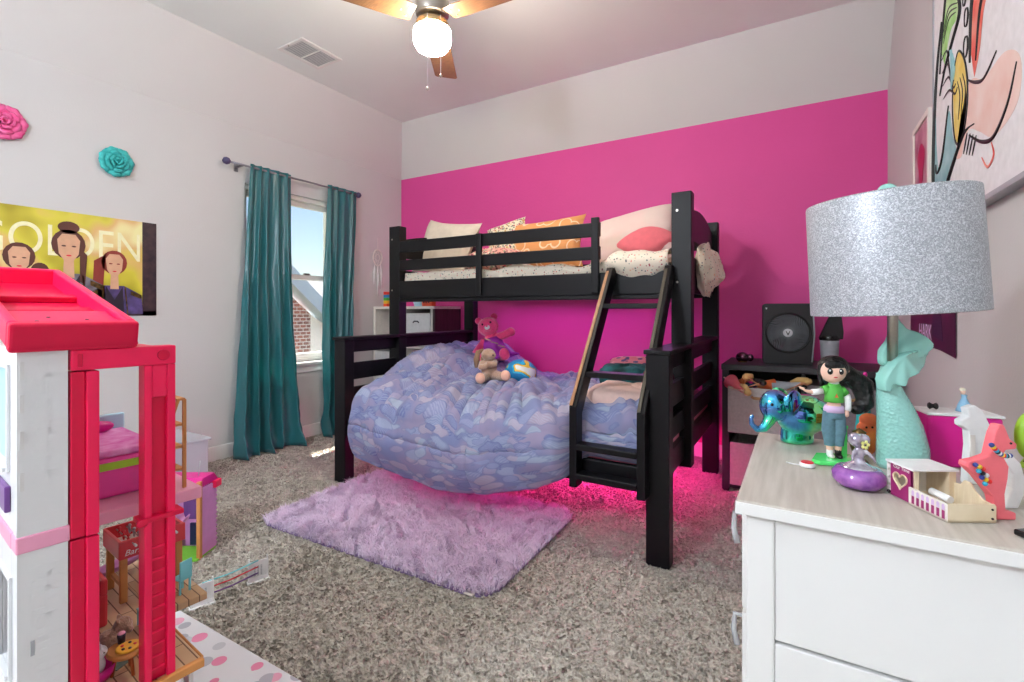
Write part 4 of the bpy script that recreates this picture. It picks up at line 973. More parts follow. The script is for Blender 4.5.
for k in range(28): m.f.append([k, 56+k, 56+(k+1) % 28, (k+1) % 28]); m.sm.append(False); m.mi.append(1)
m.build('printed_front', ['plum', 'rawwood'], wb)
m = MB()
for k in range(14):
    a = [heart[(2*k+j) % 28] for j in range(3)]
    m.tube([(p[0], -.001, p[1]) for p in a], .0012, 6, False)
m.build('heart_rim', 'rawwood', wb)
for z_ in (.006, .018, .030, .042): MB().box((.0015, -.001, z_), (.0055, .0, z_+.007)).build('stripe', 'offwhite', wb)
MB().box((-.002, -.0005, 0), (.0, .066, fh)).build('side_panel', 'offwhite', wb)
MB().box((-.003, -.002, fh), (fw+.003, .068, fh+.003)).build('lid', 'white', wb)
MB().box((0, .062, 0), (fw, .066, fh)).build('rear_panel', 'rawwood', wb)
MB().box((fw-.004, .004, 0), (fw, .010, fh)).build('door_post', 'rawwood', wb)
MB().box((fw-.006, .056, 0), (fw, .062, fh)).build('door_post', 'rawwood', wb)
MB().box((0, .004, 0), (fw, .062, .003)).build('bottom_panel', 'rawwood', wb)
MB().ell((.004, -.002, .004), .003, n=8, m=6).build('wheel', 'blackgloss', wb)
text('Our Time', .008, 'offwhite', wb, (.012, -.0006, .046), (R(90), 0, 0), .0002)
# tray (part): built with its own corner coordinates
tr = bpy.data.objects.new('tray', None); COL.objects.link(tr); tr.parent = wb
a0 = Vector((fw-.004, -.003, 0)); a1 = a0+Vector((.068, .001, 0)); px_ = Vector((0, .066, 0))
hgt = .026
def slab(p, q, h, th, mm, name):
    d = (q-p).normalized(); nn = Vector((-d.y, d.x, 0))*th; MB().add([p, q, q+nn, p+nn]+[v_+Vector((0, 0, h)) for v_ in (p, q, q+nn, p+nn)], [(0, 3, 2, 1), (4, 5, 6, 7), (0, 1, 5, 4), (1, 2, 6, 5), (2, 3, 7, 6), (3, 0, 4, 7)]).build(name, mm, tr)
slab(a0, a1, hgt, .003, 'offwhite', 'tray_side'); slab(a1, a1+px_, hgt, .003, 'rawwood', 'tray_front'); MB().prism([(fw-.004, 0), (fw+.064, 0), (fw+.064, .024), (fw+.046, .026), (fw+.034, .034), (fw+.026, .044), (fw+.016, .044), (fw+.010, .036), (fw-.004, .034)], .003, (0, .066, 0), (1, 0, 0), (0, 0, 1)).build('tray_side', 'rawwood', tr, .001)
MB().add([a0, a1, a1+px_, a0+px_]+[v_+Vector((0, 0, .003)) for v_ in (a0, a1, a1+px_, a0+px_)], [(0, 3, 2, 1), (4, 5, 6, 7), (0, 1, 5, 4), (1, 2, 6, 5), (2, 3, 7, 6), (3, 0, 4, 7)]).build('tray_bottom', 'rawwood', tr)
d_ = (a1-a0).normalized(); nr = Vector((d_.y, -d_.x, 0))
for k in range(7):
    p = a0+d_*(.006+k*.0088)
    q = MB(); q.add([p+nr*.0004+Vector((0, 0, .003)), p+d_*.005+nr*.0004+Vector((0, 0, .003)), p+d_*.005+nr*.0004+Vector((0, 0, .015)), p+nr*.0004+Vector((0, 0, .015))], [(0, 1, 2, 3)]); q.build('window_print', 'plum', tr)
    q = MB(); q.add([p+nr*.0004+Vector((0, 0, .0155)), p+d_*.005+nr*.0004+Vector((0, 0, .0155)), p+d_*.005+nr*.0004+Vector((0, 0, .022)), p+d_*.0025+nr*.0004+Vector((0, 0, .0245)), p+nr*.0004+Vector((0, 0, .022))], [(0, 1, 2, 3, 4)]); q.build('window_print', 'palelilac', tr)
for z_ in (.006, .019): MB().ell(a1+px_*.94+Vector((.0008, -.0005, z_)), .0016, n=8, m=6).build('nail', 'blackmatte', tr)
pg = MB().cyl((0, 0, 0), (.03, -.004, .004), .0055, n=14).build('wooden_peg', 'white'); pg.location = (.172, .960, DZ+.026); pg.rotation_euler = (0, R(12), R(-48)); tag(pg, 'white round peg lying in the wooden tray', 'toy')
# wooden animal cut-outs
def cutout(name, label, poly, th, m_, loc, rz, sc_=1, rough_bevel=.002):
    rt = root(name, label, 'wooden animal', loc, rz)
    MB().prism([(a*sc_, b*sc_) for a, b in poly], th, (0, th/2, 0)).build('body', m_, rt, rough_bevel)
    return rt
kpx = [(991, 520), (1010, 520), (1010, 513), (1000, 511), (999, 495), (1002, 480), (1003, 468), (997, 457), (1000, 452), (1010, 451), (1011, 446), (1004, 441), (1000, 431), (998, 427), (993, 427), (989, 436), (986, 448), (984, 457), (973, 461), (962, 463), (961, 468), (972, 478), (980, 488), (987, 497), (990, 510)]
kang = [((a-1000)*.00147, (520-b)*.00147) for a, b in kpx][::-1]
kg = cutout('wooden_kangaroo', 'coral pink wooden animal wearing bead collars beside the toy box', kang, .014, 'coral', at(.250, .962), YAW)
cols = ['#2c3c8c', '#e8c030', '#e03030', '#30a0c0', '#1c1c24', '#e8e8e8']
for k in range(13):
    a = k/12; bx2, bz2 = -.023+.026*a, .108-.014*a-.006*sin(a*3)
    MB().ell((bx2, -.009, bz2), .0035, n=8, m=6).build('bead', mat('bead_enamel', cols[k % 6], .3) if k < 6 else bpy.data.materials['bead_enamel'+('' if k % 6 == 0 else '.%03d' % (k % 6))], kg)
for k in range(10):
    MB().ell((-.046+.004*(k % 3)+.0015*k, -.009, .080-.003*k), .0034, n=8, m=6).build('bead', bpy.data.materials['bead_enamel'+('' if k % 6 == 0 else '.%03d' % (k % 6))], kg)
MB().ell((.006, -.0075, .110), .0016, n=8, m=6).build('eye', 'blackgloss', kg)
bpx = [(962, 483), (985, 483), (988, 465), (988, 445), (985, 425), (978, 410), (970, 405), (962, 408), (964, 416), (956, 420), (956, 425), (964, 430), (965, 445), (963, 465)]
bear = [((a-975)*.00175, (483-b)*.00175) for a, b in bpx]
wa_ = cutout('wooden_animal', 'white wooden animal behind the coral one, in front of the magenta case', bear, .014, 'white', at(.264, 1.138), YAW)
MB().box((-.018, -.0088, .02), (-.010, -.0072, .085)).build('bark_edge', 'offwhite', wa_)
arc = [(-.016, 0), (.006, 0), (.014, .02), (.016, .045), (.010, .068), (-.004, .082), (-.018, .082), (-.026, .074), (-.012, .068), (-.002, .052), (-.002, .03), (-.010, .012)]
cutout('wooden_animal', 'low curved white wooden animal right behind the coral one', arc, .014, 'white', at(.276, 1.025), YAW)
# magenta case with small figures on it
cs_ = root('toy_case', 'magenta toy case with white lid behind the wooden animals', 'toy case', at(.262, 1.262), R(12))
MB().box((-.058, -.035, 0), (.058, .035, .098)).build('case_body', 'magenta', cs_, .005)
MB().box((-.060, -.037, .098), (.060, .037, .103)).build('lid', 'white', cs_, .002)
MB().box((-.003, -.0358, .02), (-.001, -.0352, .09)).build('seam', 'plum', cs_)
fg = root('figurine', 'tiny figure in a pale blue gown on the magenta case', 'figurine', (.275, 1.262, DZ+.1045), YAW)
MB().lathe([(.013, 0), (.010, .012), (.004, .026), (.005, .032)], n=20, c=(0, 0, 0)).build('gown', mat('pale_blue_gown', '#8cbcdc', .4), fg)
MB().ell((-.002, 0, .038), (.004, .004, .005)).build('head', 'skin', fg)
MB().ell((-.002, .001, .042), (.005, .005, .004)).tube([(0, .003, .04), (.003, .004, .03)], [.003, .002], 8).build('hair', mat('platinum_hair', '#e6e0c8', .5), fg)
sh_ = MB().ell((0, 0, .007), (.004, .009, .007)).ell((.010, 0, .007), (.004, .009, .007)).build('toy_shoes', 'blackmatte', remesh=.002); sh_.location = (.222, 1.255, DZ+.1045); tag(sh_, 'pair of tiny black shoes on the magenta case', 'toy')
# turtle and small dark thing at the right edge
tt_ = root('painted_rock_toy', 'lime green toy with black criss-cross lines at the right end of the dresser', 'toy', at(.378, 1.303), YAW)
MB().ell((0, 0, .060), (.026, .016, .046), n=24, m=16).lathe([(.016, 0), (.014, .004), (.006, .02)], n=16).build('shell', 'lime', tt_)
m = MB()
for k in range(4): m.tube([(-.026+.012*k, -.0165+.002*abs(k-1.5), .015+.012*k), (.0+.006*k, -.0172, .045+.008*k), (.012, -.0155, .07)], .0012, 6)
m.tube([(-.022, -.012, .06), (0, -.017, .05), (.022, -.012, .035)], .0012, 6); m.build('lines', 'blackmatte', tt_)
MB().ell((.006, 0, .095), (.010, .010, .008)).build('bow', 'pinkbed', tt_)
o = MB().box((-.016, -.007, 0), (.016, .007, .008)).build('toy_phone', 'blackgloss', bevel=.002); o.location = at(.262, .905); o.rotation_euler = (0, 0, R(40)); tag(o, 'small black toy phone lying near the front right edge of the dresser', 'toy')

# ---------------------------------------------------------------- right wall pictures
XW = XR-.001
pf = root('picture_frame', 'small framed picture with deep pink shapes high on the right wall', 'picture', (XW, 2.765, 1.77))
MB().box((-.018, -.155, -.17), (-.002, .155, .165)).build('print', mat('pink_print', '#c8a0a8', .4, color2='#8c3050', scale=9), pf)
q = MB()
for a, b in (((-.024, -.165, -.18), (0, -.14, .175)), ((-.024, .14, -.18), (0, .165, .175)), ((-.024, -.14, -.18), (0, .14, -.155)), ((-.024, -.14, .15), (0, .14, .175))): q.box(a, b)
q.build('frame', 'offwhite', pf, .002)
q = MB(); q.prism([(0.06*cos(a)*(1+.3*sin(3*a)), .09*sin(a)-.02) for a in [2*pi*k/24 for k in range(24)]], .001, (-.0185, 0, 0), (0, -1, 0), (0, 0, 1)); q.build('painted_shape', mat('blood_pink', '#b01848', .4), pf)
cv = root('canvas_painting', 'large white canvas with loose watercolour sea shapes on the right wall', 'painting', (XW, 1.86, 1.90))
MB().box((-.030, -.60, -.475), (0, .60, .475)).build('canvas', mat('white_canvas', '#e9e8ea', .7, bump=.1, bscale=400), cv, .002)
MB().box((-.034, -.61, -.490), (0, .61, -.475)).box((-.034, .60, -.475), (0, .612, .475)).build('edge_frame', 'grey', cv, .001)
def paint(pts, m_, lay):   # y, z in room coordinates -> a thin painted shape on the canvas
    q = MB(); q.prism([(p[0]-1.86, p[1]-1.90) for p in reversed(pts)], .0006, (-.0302-.0006*lay, 0, 0), (0, -1*-1, 0), (0, 0, 1)); return q.build('painted_shape', m_, cv)
def stroke(pts, r=.005, m_='blackmatte'):
    q = MB(); P = [(-.0315, a-1.86, b-1.90) for a, b in smoothp(pts)]; q.tube(P, [r*(.5+.6*sin(pi*i/(len(P)-1))) for i in range(len(P))], 6, ell=.4); q.build('brush_line', m_, cv)
wc_t = mat('watercolour_teal', '#6fa8b0', .7, color2='#a9ccd0', scale=12); wc_g = mat('watercolour_green', '#7cc84c', .7, color2='#cfe8b8', scale=12)
wc_y = mat('watercolour_yellow', '#e0bc3c', .7, color2='#eedc90', scale=14); wc_r = mat('watercolour_red', '#e0483c', .7, color2='#f0a090', scale=10); wc_f = mat('watercolour_blush', '#ecc4b8', .7, color2='#f2dcd4', scale=10)
tail_ = smoothp([(2.43, 1.84), (2.445, 1.66), (2.43, 1.53), (2.34, 1.50), (2.24, 1.55), (2.15, 1.63), (2.19, 1.70), (2.24, 1.80), (2.32, 1.66), (2.39, 1.64), (2.42, 1.74)])
paint(tail_, wc_t, 1); stroke([(2.33, 2.16), (2.40, 2.0), (2.44, 1.80), (2.45, 1.62), (2.42, 1.52), (2.33, 1.495), (2.20, 1.58), (2.05, 1.66), (1.95, 1.66)], .008)
stroke([(2.24, 1.82), (2.32, 1.66), (2.40, 1.62), (2.42, 1.66)], .005)
paint(smoothp([(2.34, 2.05), (2.26, 2.22), (2.18, 2.20), (2.12, 2.08), (2.22, 2.07), (2.30, 1.99)]), wc_g, 1)
stroke([(2.36, 1.98), (2.30, 2.16), (2.22, 2.30), (2.16, 2.20), (2.09, 2.08), (2.18, 2.02), (2.28, 1.97), (2.36, 1.90)], .006)
for k in range(4): stroke([(2.34-.01*k, 2.02-.05*k), (2.26-.01*k, 2.02-.05*k), (2.22-.02*k, 1.92-.03*k), (2.19-.02*k, 1.90-.02*k)], .004)
for k in range(3): stroke([(2.31, 2.07+.02*k), (2.24, 2.12+.02*k), (2.15-.01*k, 2.10+.01*k)], .003)
paint(smoothp([(2.18, 1.90), (2.12, 1.95), (2.04, 1.88), (2.02, 1.76), (2.07, 1.66), (2.15, 1.67), (2.18, 1.78), (2.18, 1.90)]), wc_y, 1)
stroke([(2.18, 1.90), (2.12, 1.955), (2.04, 1.88), (2.015, 1.76), (2.07, 1.655), (2.15, 1.665), (2.19, 1.78), (2.18, 1.90)], .005)
for k in range(3): stroke([(2.13-.03*k, 1.86), (2.10-.03*k, 1.80), (2.12-.03*k, 1.73)], .003)
for k in range(4): stroke([(2.22-.015*k, 2.02-.02*k), (2.19-.01*k, 1.94-.01*k), (2.20, 1.86)], .005, wc_t)
for (a, b, r_) in ((2.05, 2.09, .018), (2.03, 2.02, .022), (2.035, 1.93, .025)): stroke([(a+r_*cos(t_), b+1.3*r_*sin(t_)) for t_ in [2*pi*k/8 for k in range(9)]], .003)
paint(smoothp([(2.02, 1.80), (1.96, 1.80), (1.86, 1.76), (1.70, 1.76), (1.60, 1.70), (1.62, 1.60), (1.78, 1.57), (1.90, 1.62), (2.0, 1.66), (2.05, 1.64), (2.09, 1.60), (2.15, 1.62), (2.1, 1.72)]), wc_f, 1)
stroke([(2.02, 1.82), (1.94, 1.78), (1.86, 1.76), (1.76, 1.79)], .005); stroke([(2.00, 1.64), (1.88, 1.585), (1.78, 1.57), (1.68, 1.62), (1.62, 1.70)], .006)
for k in range(4): stroke([(2.02-.03*k, 1.655-.012*k), (2.06-.03*k, 1.60-.01*k)], .004)
paint(smoothp([(1.98, 1.88), (1.96, 2.02), (1.88, 2.14), (1.74, 2.20), (1.58, 2.16), (1.56, 2.0), (1.66, 1.96), (1.78, 1.99), (1.86, 1.96), (1.90, 1.86), (1.95, 1.80)]), wc_r, 2)
stroke([(1.99, 1.86), (1.965, 2.03), (1.885, 2.16), (1.74, 2.22), (1.58, 2.18)], .007); stroke([(1.93, 1.84), (1.88, 1.98), (1.78, 2.03), (1.68, 1.98), (1.60, 2.0)], .006); stroke([(1.92, 2.02), (1.84, 2.10), (1.72, 2.12), (1.64, 2.08)], .004)
stroke([(1.88, 1.54), (1.83, 1.50), (1.78, 1.52), (1.80, 1.56)], .004, wc_r)
ps = root('wall_poster', 'dark plum poster with pale lettering and torn lower edge on the right wall', 'poster', (XW, 2.69, 1.2))
MB().prism([(-.40, -.24), (-.30, -.243), (-.05, -.25), (.2, -.255), (.405, -.268), (.405, .30), (-.40, .30)], .002, (-.003, 0, 0), (0, -1, 0), (0, 0, 1)).build('print', mat('plum_poster', '#5a1840', .4, color2='#3a1030', scale=7), ps)
MB().prism([(-.40, .05), (-.02, .0), (-.02, .28), (-.40, .28)], .0008, (-.0052, 0, 0), (0, -1, 0), (0, 0, 1)).build('print_panel', mat('crimson_print', '#8c1c3c', .4, color2='#5c1438', scale=9), ps)
MB().prism([(.14, .0), (.22, -.06), (.30, -.05), (.33, .02), (.32, .2), (.12, .2)], .0008, (-.0052, 0, 0), (0, -1, 0), (0, 0, 1)).build('print_shape', mat('red_print', '#e02838', .4), ps)
MB().prism([(.06, -.20), (.10, .05), (.16, .1), (.20, -.1), (.24, -.22)], .0008, (-.0052, 0, 0), (0, -1, 0), (0, 0, 1)).build('print_shape', mat('navy_print', '#241638', .4), ps)
text('HARK', .095, 'palelilac', ps, (-.0055, .20, -.222), (R(90), 0, R(-90)), .0004, sx=1.0)

# ---------------------------------------------------------------- left wall: poster and paper roses
po2 = root('wall_poster', 'yellow poster lettered GOLDEN with three plain figures on the left wall', 'poster', (XL+.001, 1.0, 1.375))
MB().box((0, -.55, -.305), (.003, .56, .305)).build('print', 'poster', po2)
MB().box((.003, .48, -.305), (.0038, .56, .305)).box((.003, -.55, -.305), (.0038, .56, -.275)).build('dark_border', mat('poster_dark', '#241c28', .4, color2='#4a3438', scale=20), po2)
M['posterletter'] = mat('pale_yellow_letter', '#f4efc4', .5)
c_w = text('GOLDEN', .255, 'posterletter', po2, (.0035, -.29, .045), (R(90), 0, R(90)), .0002, sx=.74)
def figure(y, z, s_, hairm, skin_, coat, style):
    q = lambda pts, m_, l: MB().prism([(y+a*s_, z+b*s_) for a, b in pts], .0005, (.0040+.0006*l, 0, 0), (0, 1, 0), (0, 0, 1)).build('printed_figure', m_, po2)
    E_ = lambda cx_, cz_, rx, rz_, n=18: [(cx_+rx*cos(2*pi*k/n), cz_+rz_*sin(2*pi*k/n)) for k in range(n)]
    if style == 0: q(E_(.10, .03, .045, .05), hairm, 1)
    if style == 1: q(E_(.0, .215, .05, .035), hairm, 1); q([(.05, .10), (.085, .06), (.075, -.12), (.05, -.10)], hairm, 5)
    if style == 2: q([(-.05, .17), (-.12, .12), (-.13, -.12), (-.07, -.13), (-.06, .05)], hairm, 1)
    q(E_(0, .115, .078, .088), hairm, 1)
    q([(-.026, -.08), (.026, -.08), (.022, .04), (-.022, .04)], skin_, 3)
    q([(-.052, .14), (-.045, .06), (-.02, .018), (.0, .01), (.02, .018), (.045, .06), (.052, .14), (.03, .175), (-.03, .175)], skin_, 4)
    for e_ in (-1, 1): q(E_(e_*.023, .105, .011, .005, 8), hairm, 5)
    q(E_(0, .05, .013, .005, 8), M['redplastic'], 5)
    q([(-.18, -.262), (-.17, -.12), (-.06, -.055), (.06, -.055), (.17, -.12), (.18, -.262)], coat, 2)
    q([(-.05, -.06), (.0, -.16), (.05, -.06), (.06, -.262), (-.06, -.262)], M['darkpane'] if style else M['offwhite'], 4)
    for e_ in (-1, 1): q([(e_*.06, -.06), (e_*.068, -.06), (e_*.085, -.262), (e_*.077, -.262)][::e_], M['gold'], 5); q([(e_*.10, -.09), (e_*.17, -.12), (e_*.165, -.15), (e_*.10, -.12)][::e_], M['gold'], 5)
bh = mat('print_brown', '#5a3028', .5); rh = mat('print_auburn', '#8c3028', .5); sk2 = mat('print_skin', '#d8a888', .5)
cg1 = mat('print_grey', '#8f8c98', .5, color2='#4c4450', scale=14); cn = mat('print_navy', '#2c2848', .5, color2='#6a5494', scale=14)
figure(-.10, -.07, .85, bh, sk2, cg1, 0); figure(.11, -.0, 1.0, bh, sk2, cg1, 1); figure(.33, -.07, .85, rh, sk2, cn, 2)
MB().box((.0041, .02, -.26), (.0049, .48, -.25)).box((.0041, .02, -.235), (.0049, .48, -.23)).build('printed_rail', 'poster', po2)
def rose(label, y, z, r_, mm):
    rt = root('paper_rose', label, 'wall flower', (XL+.001, y, z))
    for ring_, (nr_, rad, h_, fl) in enumerate(((7, .62, .030, .38), (6, .44, .045, .26), (5, .27, .058, .16), (3, .12, .066, .07))):
        for k in range(nr_):
            a0_ = 2*pi*k/nr_+ring_*.5; span = 2*pi/nr_*1.25
            def fn(u, v):
                b = u*2-1; a = a0_+b*span/2; q = 1-.35*b*b*v
                rr = r_*(rad*(.75+.25*v)+fl*(v**2.2)*q+.05*b); x = h_*(v**.6)*q*(1+.2*b)+.004-.012*max(0, v-.8)/.2
                rr *= 1+.03*sin(b*9+ring_)*v
                return (x, rr*cos(a), rr*sin(a))
            MB().grid(fn, 12, 8).build('petal', mm, rt, solid=.0035)
    MB().lathe([(r_*.8, 0), (r_*.8, .004), (.02, .008)], n=20, rot=Matrix.Rotation(R(90), 3, 'Y')).build('backing', mm, rt)
rose('teal paper rose on the left wall above the poster', 1.335, 2.03, .092, mat('teal_paper', '#1fa0a0', .6, color2='#48c4c0', scale=30))
rose('pink paper rose cut by the left edge, higher up on the wall', .835, 2.115, .095, mat('rose_pink_paper', '#e8448c', .6, color2='#f27cb0', scale=30))

# ---------------------------------------------------------------- ceiling: vent, fan, added dome light
vt = root('ceiling_vent', 'white louvred ceiling vent near the left slope', 'vent', (-3.06, 2.275, ZC))
q = MB(); q.box((-.14, -.17, -.008), (.14, -.145, 0)).box((-.14, .145, -.008), (.14, .17, 0)).box((-.14, -.145, -.008), (-.105, .145, 0)).box((.105, -.145, -.008), (.14, .145, 0)).box((-.105, -.006, -.008), (.105, .006, 0)); q.build('vent_frame', 'trim', vt, .002)
MB().box((-.105, -.145, -.002), (.105, .145, -.0005)).build('duct', mat('duct_dark', '#b8b8bc', .8), vt)
for k in range(20):
    y = -.138+k*.0145
    if abs(y) < .008: continue
    MB().box((-.105, y-.004, -.0075), (.105, y+.004, -.0055), rot=Matrix.Rotation(R(35), 3, 'X')).build('louvre', 'trim', vt)
MB().box((-.02, -.165, -.02), (-.014, -.16, -.008)).build('lever', 'metal', vt)
FX, FY = -1.60, 1.90
cf = root('ceiling_fan', 'ceiling fan with three wooden blades, nickel housing and glowing glass globe', 'ceiling fan', (FX, FY, 0))
MB().lathe([(.065, 2.97), (.065, 2.93), (.045, 2.90), (.014, 2.89)], n=28).build('canopy', 'brass', cf)
MB().cyl((0, 0, 2.68), (0, 0, 2.90), .012, n=14).build('downrod', 'brass', cf)
MB().lathe([(.02, 2.69), (.078, 2.68), (.084, 2.665), (.084, 2.60), (.075, 2.588), (.02, 2.586)], n=36).build('motor_housing', 'metal', cf)
MB().lathe([(.05, 2.586), (.055, 2.568), (.080, 2.560), (.084, 2.548), (.084, 2.525), (.04, 2.52)], n=36).build('light_kit', 'brass', cf)
MB().lathe([(.080, 2.528), (.093, 2.518), (.096, 2.49), (.093, 2.455), (.078, 2.428), (.045, 2.416), (.0001, 2.412)], n=36).build('glass_globe', 'globe', cf)
for a in (R(122), R(3), R(242)):
    rot = RZ(a)
    bq = MB(); P = [(.10, -.055), (.16, -.066), (.60, -.070), (.615, -.06), (.615, .06), (.60, .070), (.16, .066), (.10, .055)]
    bq.prism(P, .006, (0, 0, 0), (1, 0, 0), (0, 1, 0)); tilt = Matrix.Rotation(R(7), 3, 'X')
    bq.v = [tuple(rot @ (tilt @ Vector(v_))+Vector((0, 0, 2.576))) for v_ in bq.v]; bo_ = bq.build('blade', 'blade', cf, .002)
    for dx, dy in ((.13, -.03), (.13, .03), (.165, 0)):
        c = rot @ (tilt @ Vector((dx, dy, -.001)))+Vector((0, 0, 2.576)); MB().ell(c, (.006, .006, .003), n=10, m=6).build('screw', 'metal', bo_)
for ra_, fa_, L_ in ((-.008, -.099, .36), (.055, -.083, .29)):
    dx, dy = (RV*ra_+FV*fa_).x, (RV*ra_+FV*fa_).y
    MB().cyl((dx, dy, 2.55), (dx, dy, 2.55-L_), .0015, n=6).build('pull_chain', 'plastwhite', cf)
    MB().lathe([(.0001, -.014), (.007, -.008), (.007, 0), (.0001, .008)], (dx, dy, 2.55-L_-.006), 12).build('chain_knob', 'metal', cf)
dmx = root('added_fill_pendant', 'added white fill globe hanging out of view behind the camera', 'pendant light', (-1.35, -1.0, ZC))  # unseen lamp added to brighten the near end of the room
MB().lathe([(.06, 0), (.06, -.02), (.01, -.03)], n=28).build('ceiling_rose', 'metal', dmx)
MB().cyl((0, 0, -.02), (0, 0, -.72), .006, n=10).build('cord', 'metal', dmx)
MB().ell((0, 0, -.87), .165, n=32, m=20).build('globe', 'fill', dmx)

# ---------------------------------------------------------------- dollhouse (local X toward the open side, local Y away along its front)
dh = root('dollhouse', 'tall pink and white toy dollhouse with an elevator shaft in the left foreground', 'dollhouse', (-1.112, .269, 0), R(-5.55))
def HB(a, b, name, m_, bevel=.0025, par=None): return B(a, b, name, m_, par or dh, bevel)
# white end pillar (two storeys) with brick relief
for z0, z1 in ((0, .696), (.724, 1.036)):
    q = MB(); q.box((-.03, 0, z0), (0, .0634, z1)); z = z0+.012; k = 0
    while z < z1-.02:
        for yy in ((.024, .036) if k % 2 else (.018, .040)):
            if random.random() < .6: q.box((-.001, yy, z), (.0003, yy+.018, z+.008))
        z += .012; k += 1
    q.build('white_wall', 'plastwhite', dh)
for z0 in (.80, .87, .93, .985): MB().box((0, .003, z0), (.0015, .0085, z0+.03)).build('hinge_slot', 'binwhite', dh)
MB().box((0, .016, .52), (.0012, .021, .545)).build('slot', 'grey', dh)
HB((-.035, -.002, .696), (.003, .066, .724), 'storey_band', 'bubble')
# left wing wall with windows, runs away to the left
q = MB()
def wing(z0, z1, holes):
    q_ = MB(); xs = [-.03]+sum([[a, b] for a, b, _, _ in holes], [])+[-.62]
    last = -.03
    for a, b, h0, h1 in holes:
        q_.box((b if False else last, 0, z0), (a, .016, z1)); q_.box((a, 0, z0), (b, .016, h0)); q_.box((a, 0, h1), (b, .016, z1)); last = b
    q_.box((last, 0, z0), (-.62, .016, z1)); return q_
wing(.724, 1.036, [(-.065, -.20, .83, 1.0), (-.26, -.42, .76, 1.0)]).build('wing_wall', 'plastwhite', dh, .002)
wing(.0, .696, [(-.045, -.13, .48, .64), (-.20, -.40, .1, .6)]).build('wing_wall', 'plastwhite', dh, .002)
HB((-.62, -.003, .696), (-.035, .018, .724), 'storey_band', 'bubble')
for a, b, h0, h1, mm in ((-.065, -.20, .83, 1.0, 'paleblue'), (-.045, -.13, .48, .64, 'darkpane'), (-.20, -.40, .1, .6, 'plastviolet'), (-.26, -.42, .76, 1.0, 'plastviolet')):
    HB((b, .006, h0), (a, .009, h1), 'window_pane', mm, 0)
    fr = MB(); t_ = .008
    fr.box((b-t_, -.005, h0-t_), (b, .0, h1+t_)).box((a, -.005, h0-t_), (a+t_, 0, h1+t_)).box((b, -.005, h1), (a, 0, h1+t_)).box((b, -.009, h0-t_), (a, 0, h0)); fr.build('window_frame', 'plastwhite', dh, .001)
HB((-.16, -.008, .755), (-.05, .0, .80), 'balcony_panel', 'plastviolet')
# floors
HB((-.60, .016, .352), (-.0, .275, .370), 'wood_floor', 'planks')
HB((-.002, .02, .354), (.012, .277, .371), 'floor_edge', 'orangewood')
HB((-.62, .275, .352), (-.25, .385, .370), 'wood_floor', 'planks')
HB((-.25, .275, .352), (-.0, .280, .371), 'floor_edge', 'orangewood')
HB((-.60, .016, .674), (-.0925, .312, .700), 'upper_floor', 'bubble')
HB((-.60, .0, 0), (-.02, .27, .02), 'base_floor', 'bubble')
# pink posts
p1 = MB(); p1.box((-.028, .066, 0), (.004, .0865, .694)).box((-.028, .066, .697), (.004, .0865, .992)).build('post', 'deeppink', dh, .002)
MB().box((-.028, .0865, 0), (.009, .105, .694)).box((-.028, .0865, .697), (.009, .105, .992)).build('post', 'hotpink', dh, .002)
MB().box((-.03, .174, 0), (.004, .187, .994)).box((-.03, .212, 0), (.004, .2266, .994)).build('post', 'hotpink', dh, .002)
sft = MB().box((-.03, .187, 0), (-.006, .212, .93)).build('elevator_channel', 'deeppink', dh, .001)
q = MB()
for k in range(26): q.box((-.006, .188, .03+k*.024), (-.004, .211, .034+k*.024))
q.build('ratchet', 'hotpink', sft)
MB().box((-.03, .187, .93), (.003, .212, .994)).build('post_cap', 'hotpink', dh, .002)
q = MB(); q.box((-.028, .164, .688), (.009, .24, .698)).ell((.007, .170, .690), (.005, .010, .008)); q.build('elevator_catch', 'deeppink', dh, .002)
HB((-.030, .066, .994), (.006, .2266, 1.031), 'beam', 'hotpink')
HB((.005, .075, 1.000), (.008, .082, 1.024), 'rivet_plate', 'deeppink')
q = MB(); q.lathe([(.011, 0), (.011, .0015), (.009, .0018)], (.006, .205, 1.013), 24, rot=Matrix.Rotation(R(90), 3, 'Y')); q.build('beam_button', 'deeppink', dh)
HB((-.58, .19, 0), (-.55, .225, 1.03), 'post', 'hotpink'); HB((-.58, .190, .994), (-.03, .215, 1.028), 'beam', 'hotpink')
HB((-.06, .262, 0), (-.03, .272, .352), 'clear_leg', 'plastwhite')
# sloping tray roof
th_ = math.atan2(.13, .60); RR = Matrix.Rotation(th_, 3, 'Y')
rf = bpy.data.objects.new('roof', None); COL.objects.link(rf); rf.parent = dh; rf.location = (.012, 0, 1.036); rf.rotation_euler = (0, th_, 0)
RL = .615; y0_, y1_ = -.012, .162; rh_ = .044
MB().box((-RL, y0_, 0), (0, y1_, .006)).build('roof_deck', 'deeppink', rf, .002)
MB().box((-.022, y0_, -.006), (0, y1_, rh_)).build('roof_rim', 'deeppink', rf, .005)
MB().box((-RL, y0_, 0), (-RL+.018, y1_, rh_)).build('roof_rim', 'hotpink', rf, .004)
MB().box((-RL, y1_-.016, 0), (-.02, y1_, rh_)).build('roof_rim', 'hotpink', rf, .004)
MB().box((-RL, y0_, 0), (-.02, y0_+.014, rh_)).build('roof_rim', 'hotpink', rf, .004)
for x_ in (-.22, -.36): MB().box((x_-.03, y0_+.014, .006), (x_, y1_-.016, .020)).build('roof_step', 'deeppink', rf, .003)
MB().box((-.150, .004, .006), (-.024, .146, .034)).build('roof_panel', 'hotpink', rf, .003)
for yy in (.035, .085): MB().box((-.052, yy, .0338), (-.045, yy+.022, .0346)).build('slot', 'darkpane', rf)
for xx, yy in ((-.09, .05), (-.07, .10), (-.06, .03)): MB().lathe([(.003, .0338), (.003, .0352)], (xx, yy, 0), 10).build('slot', 'darkpane', rf)

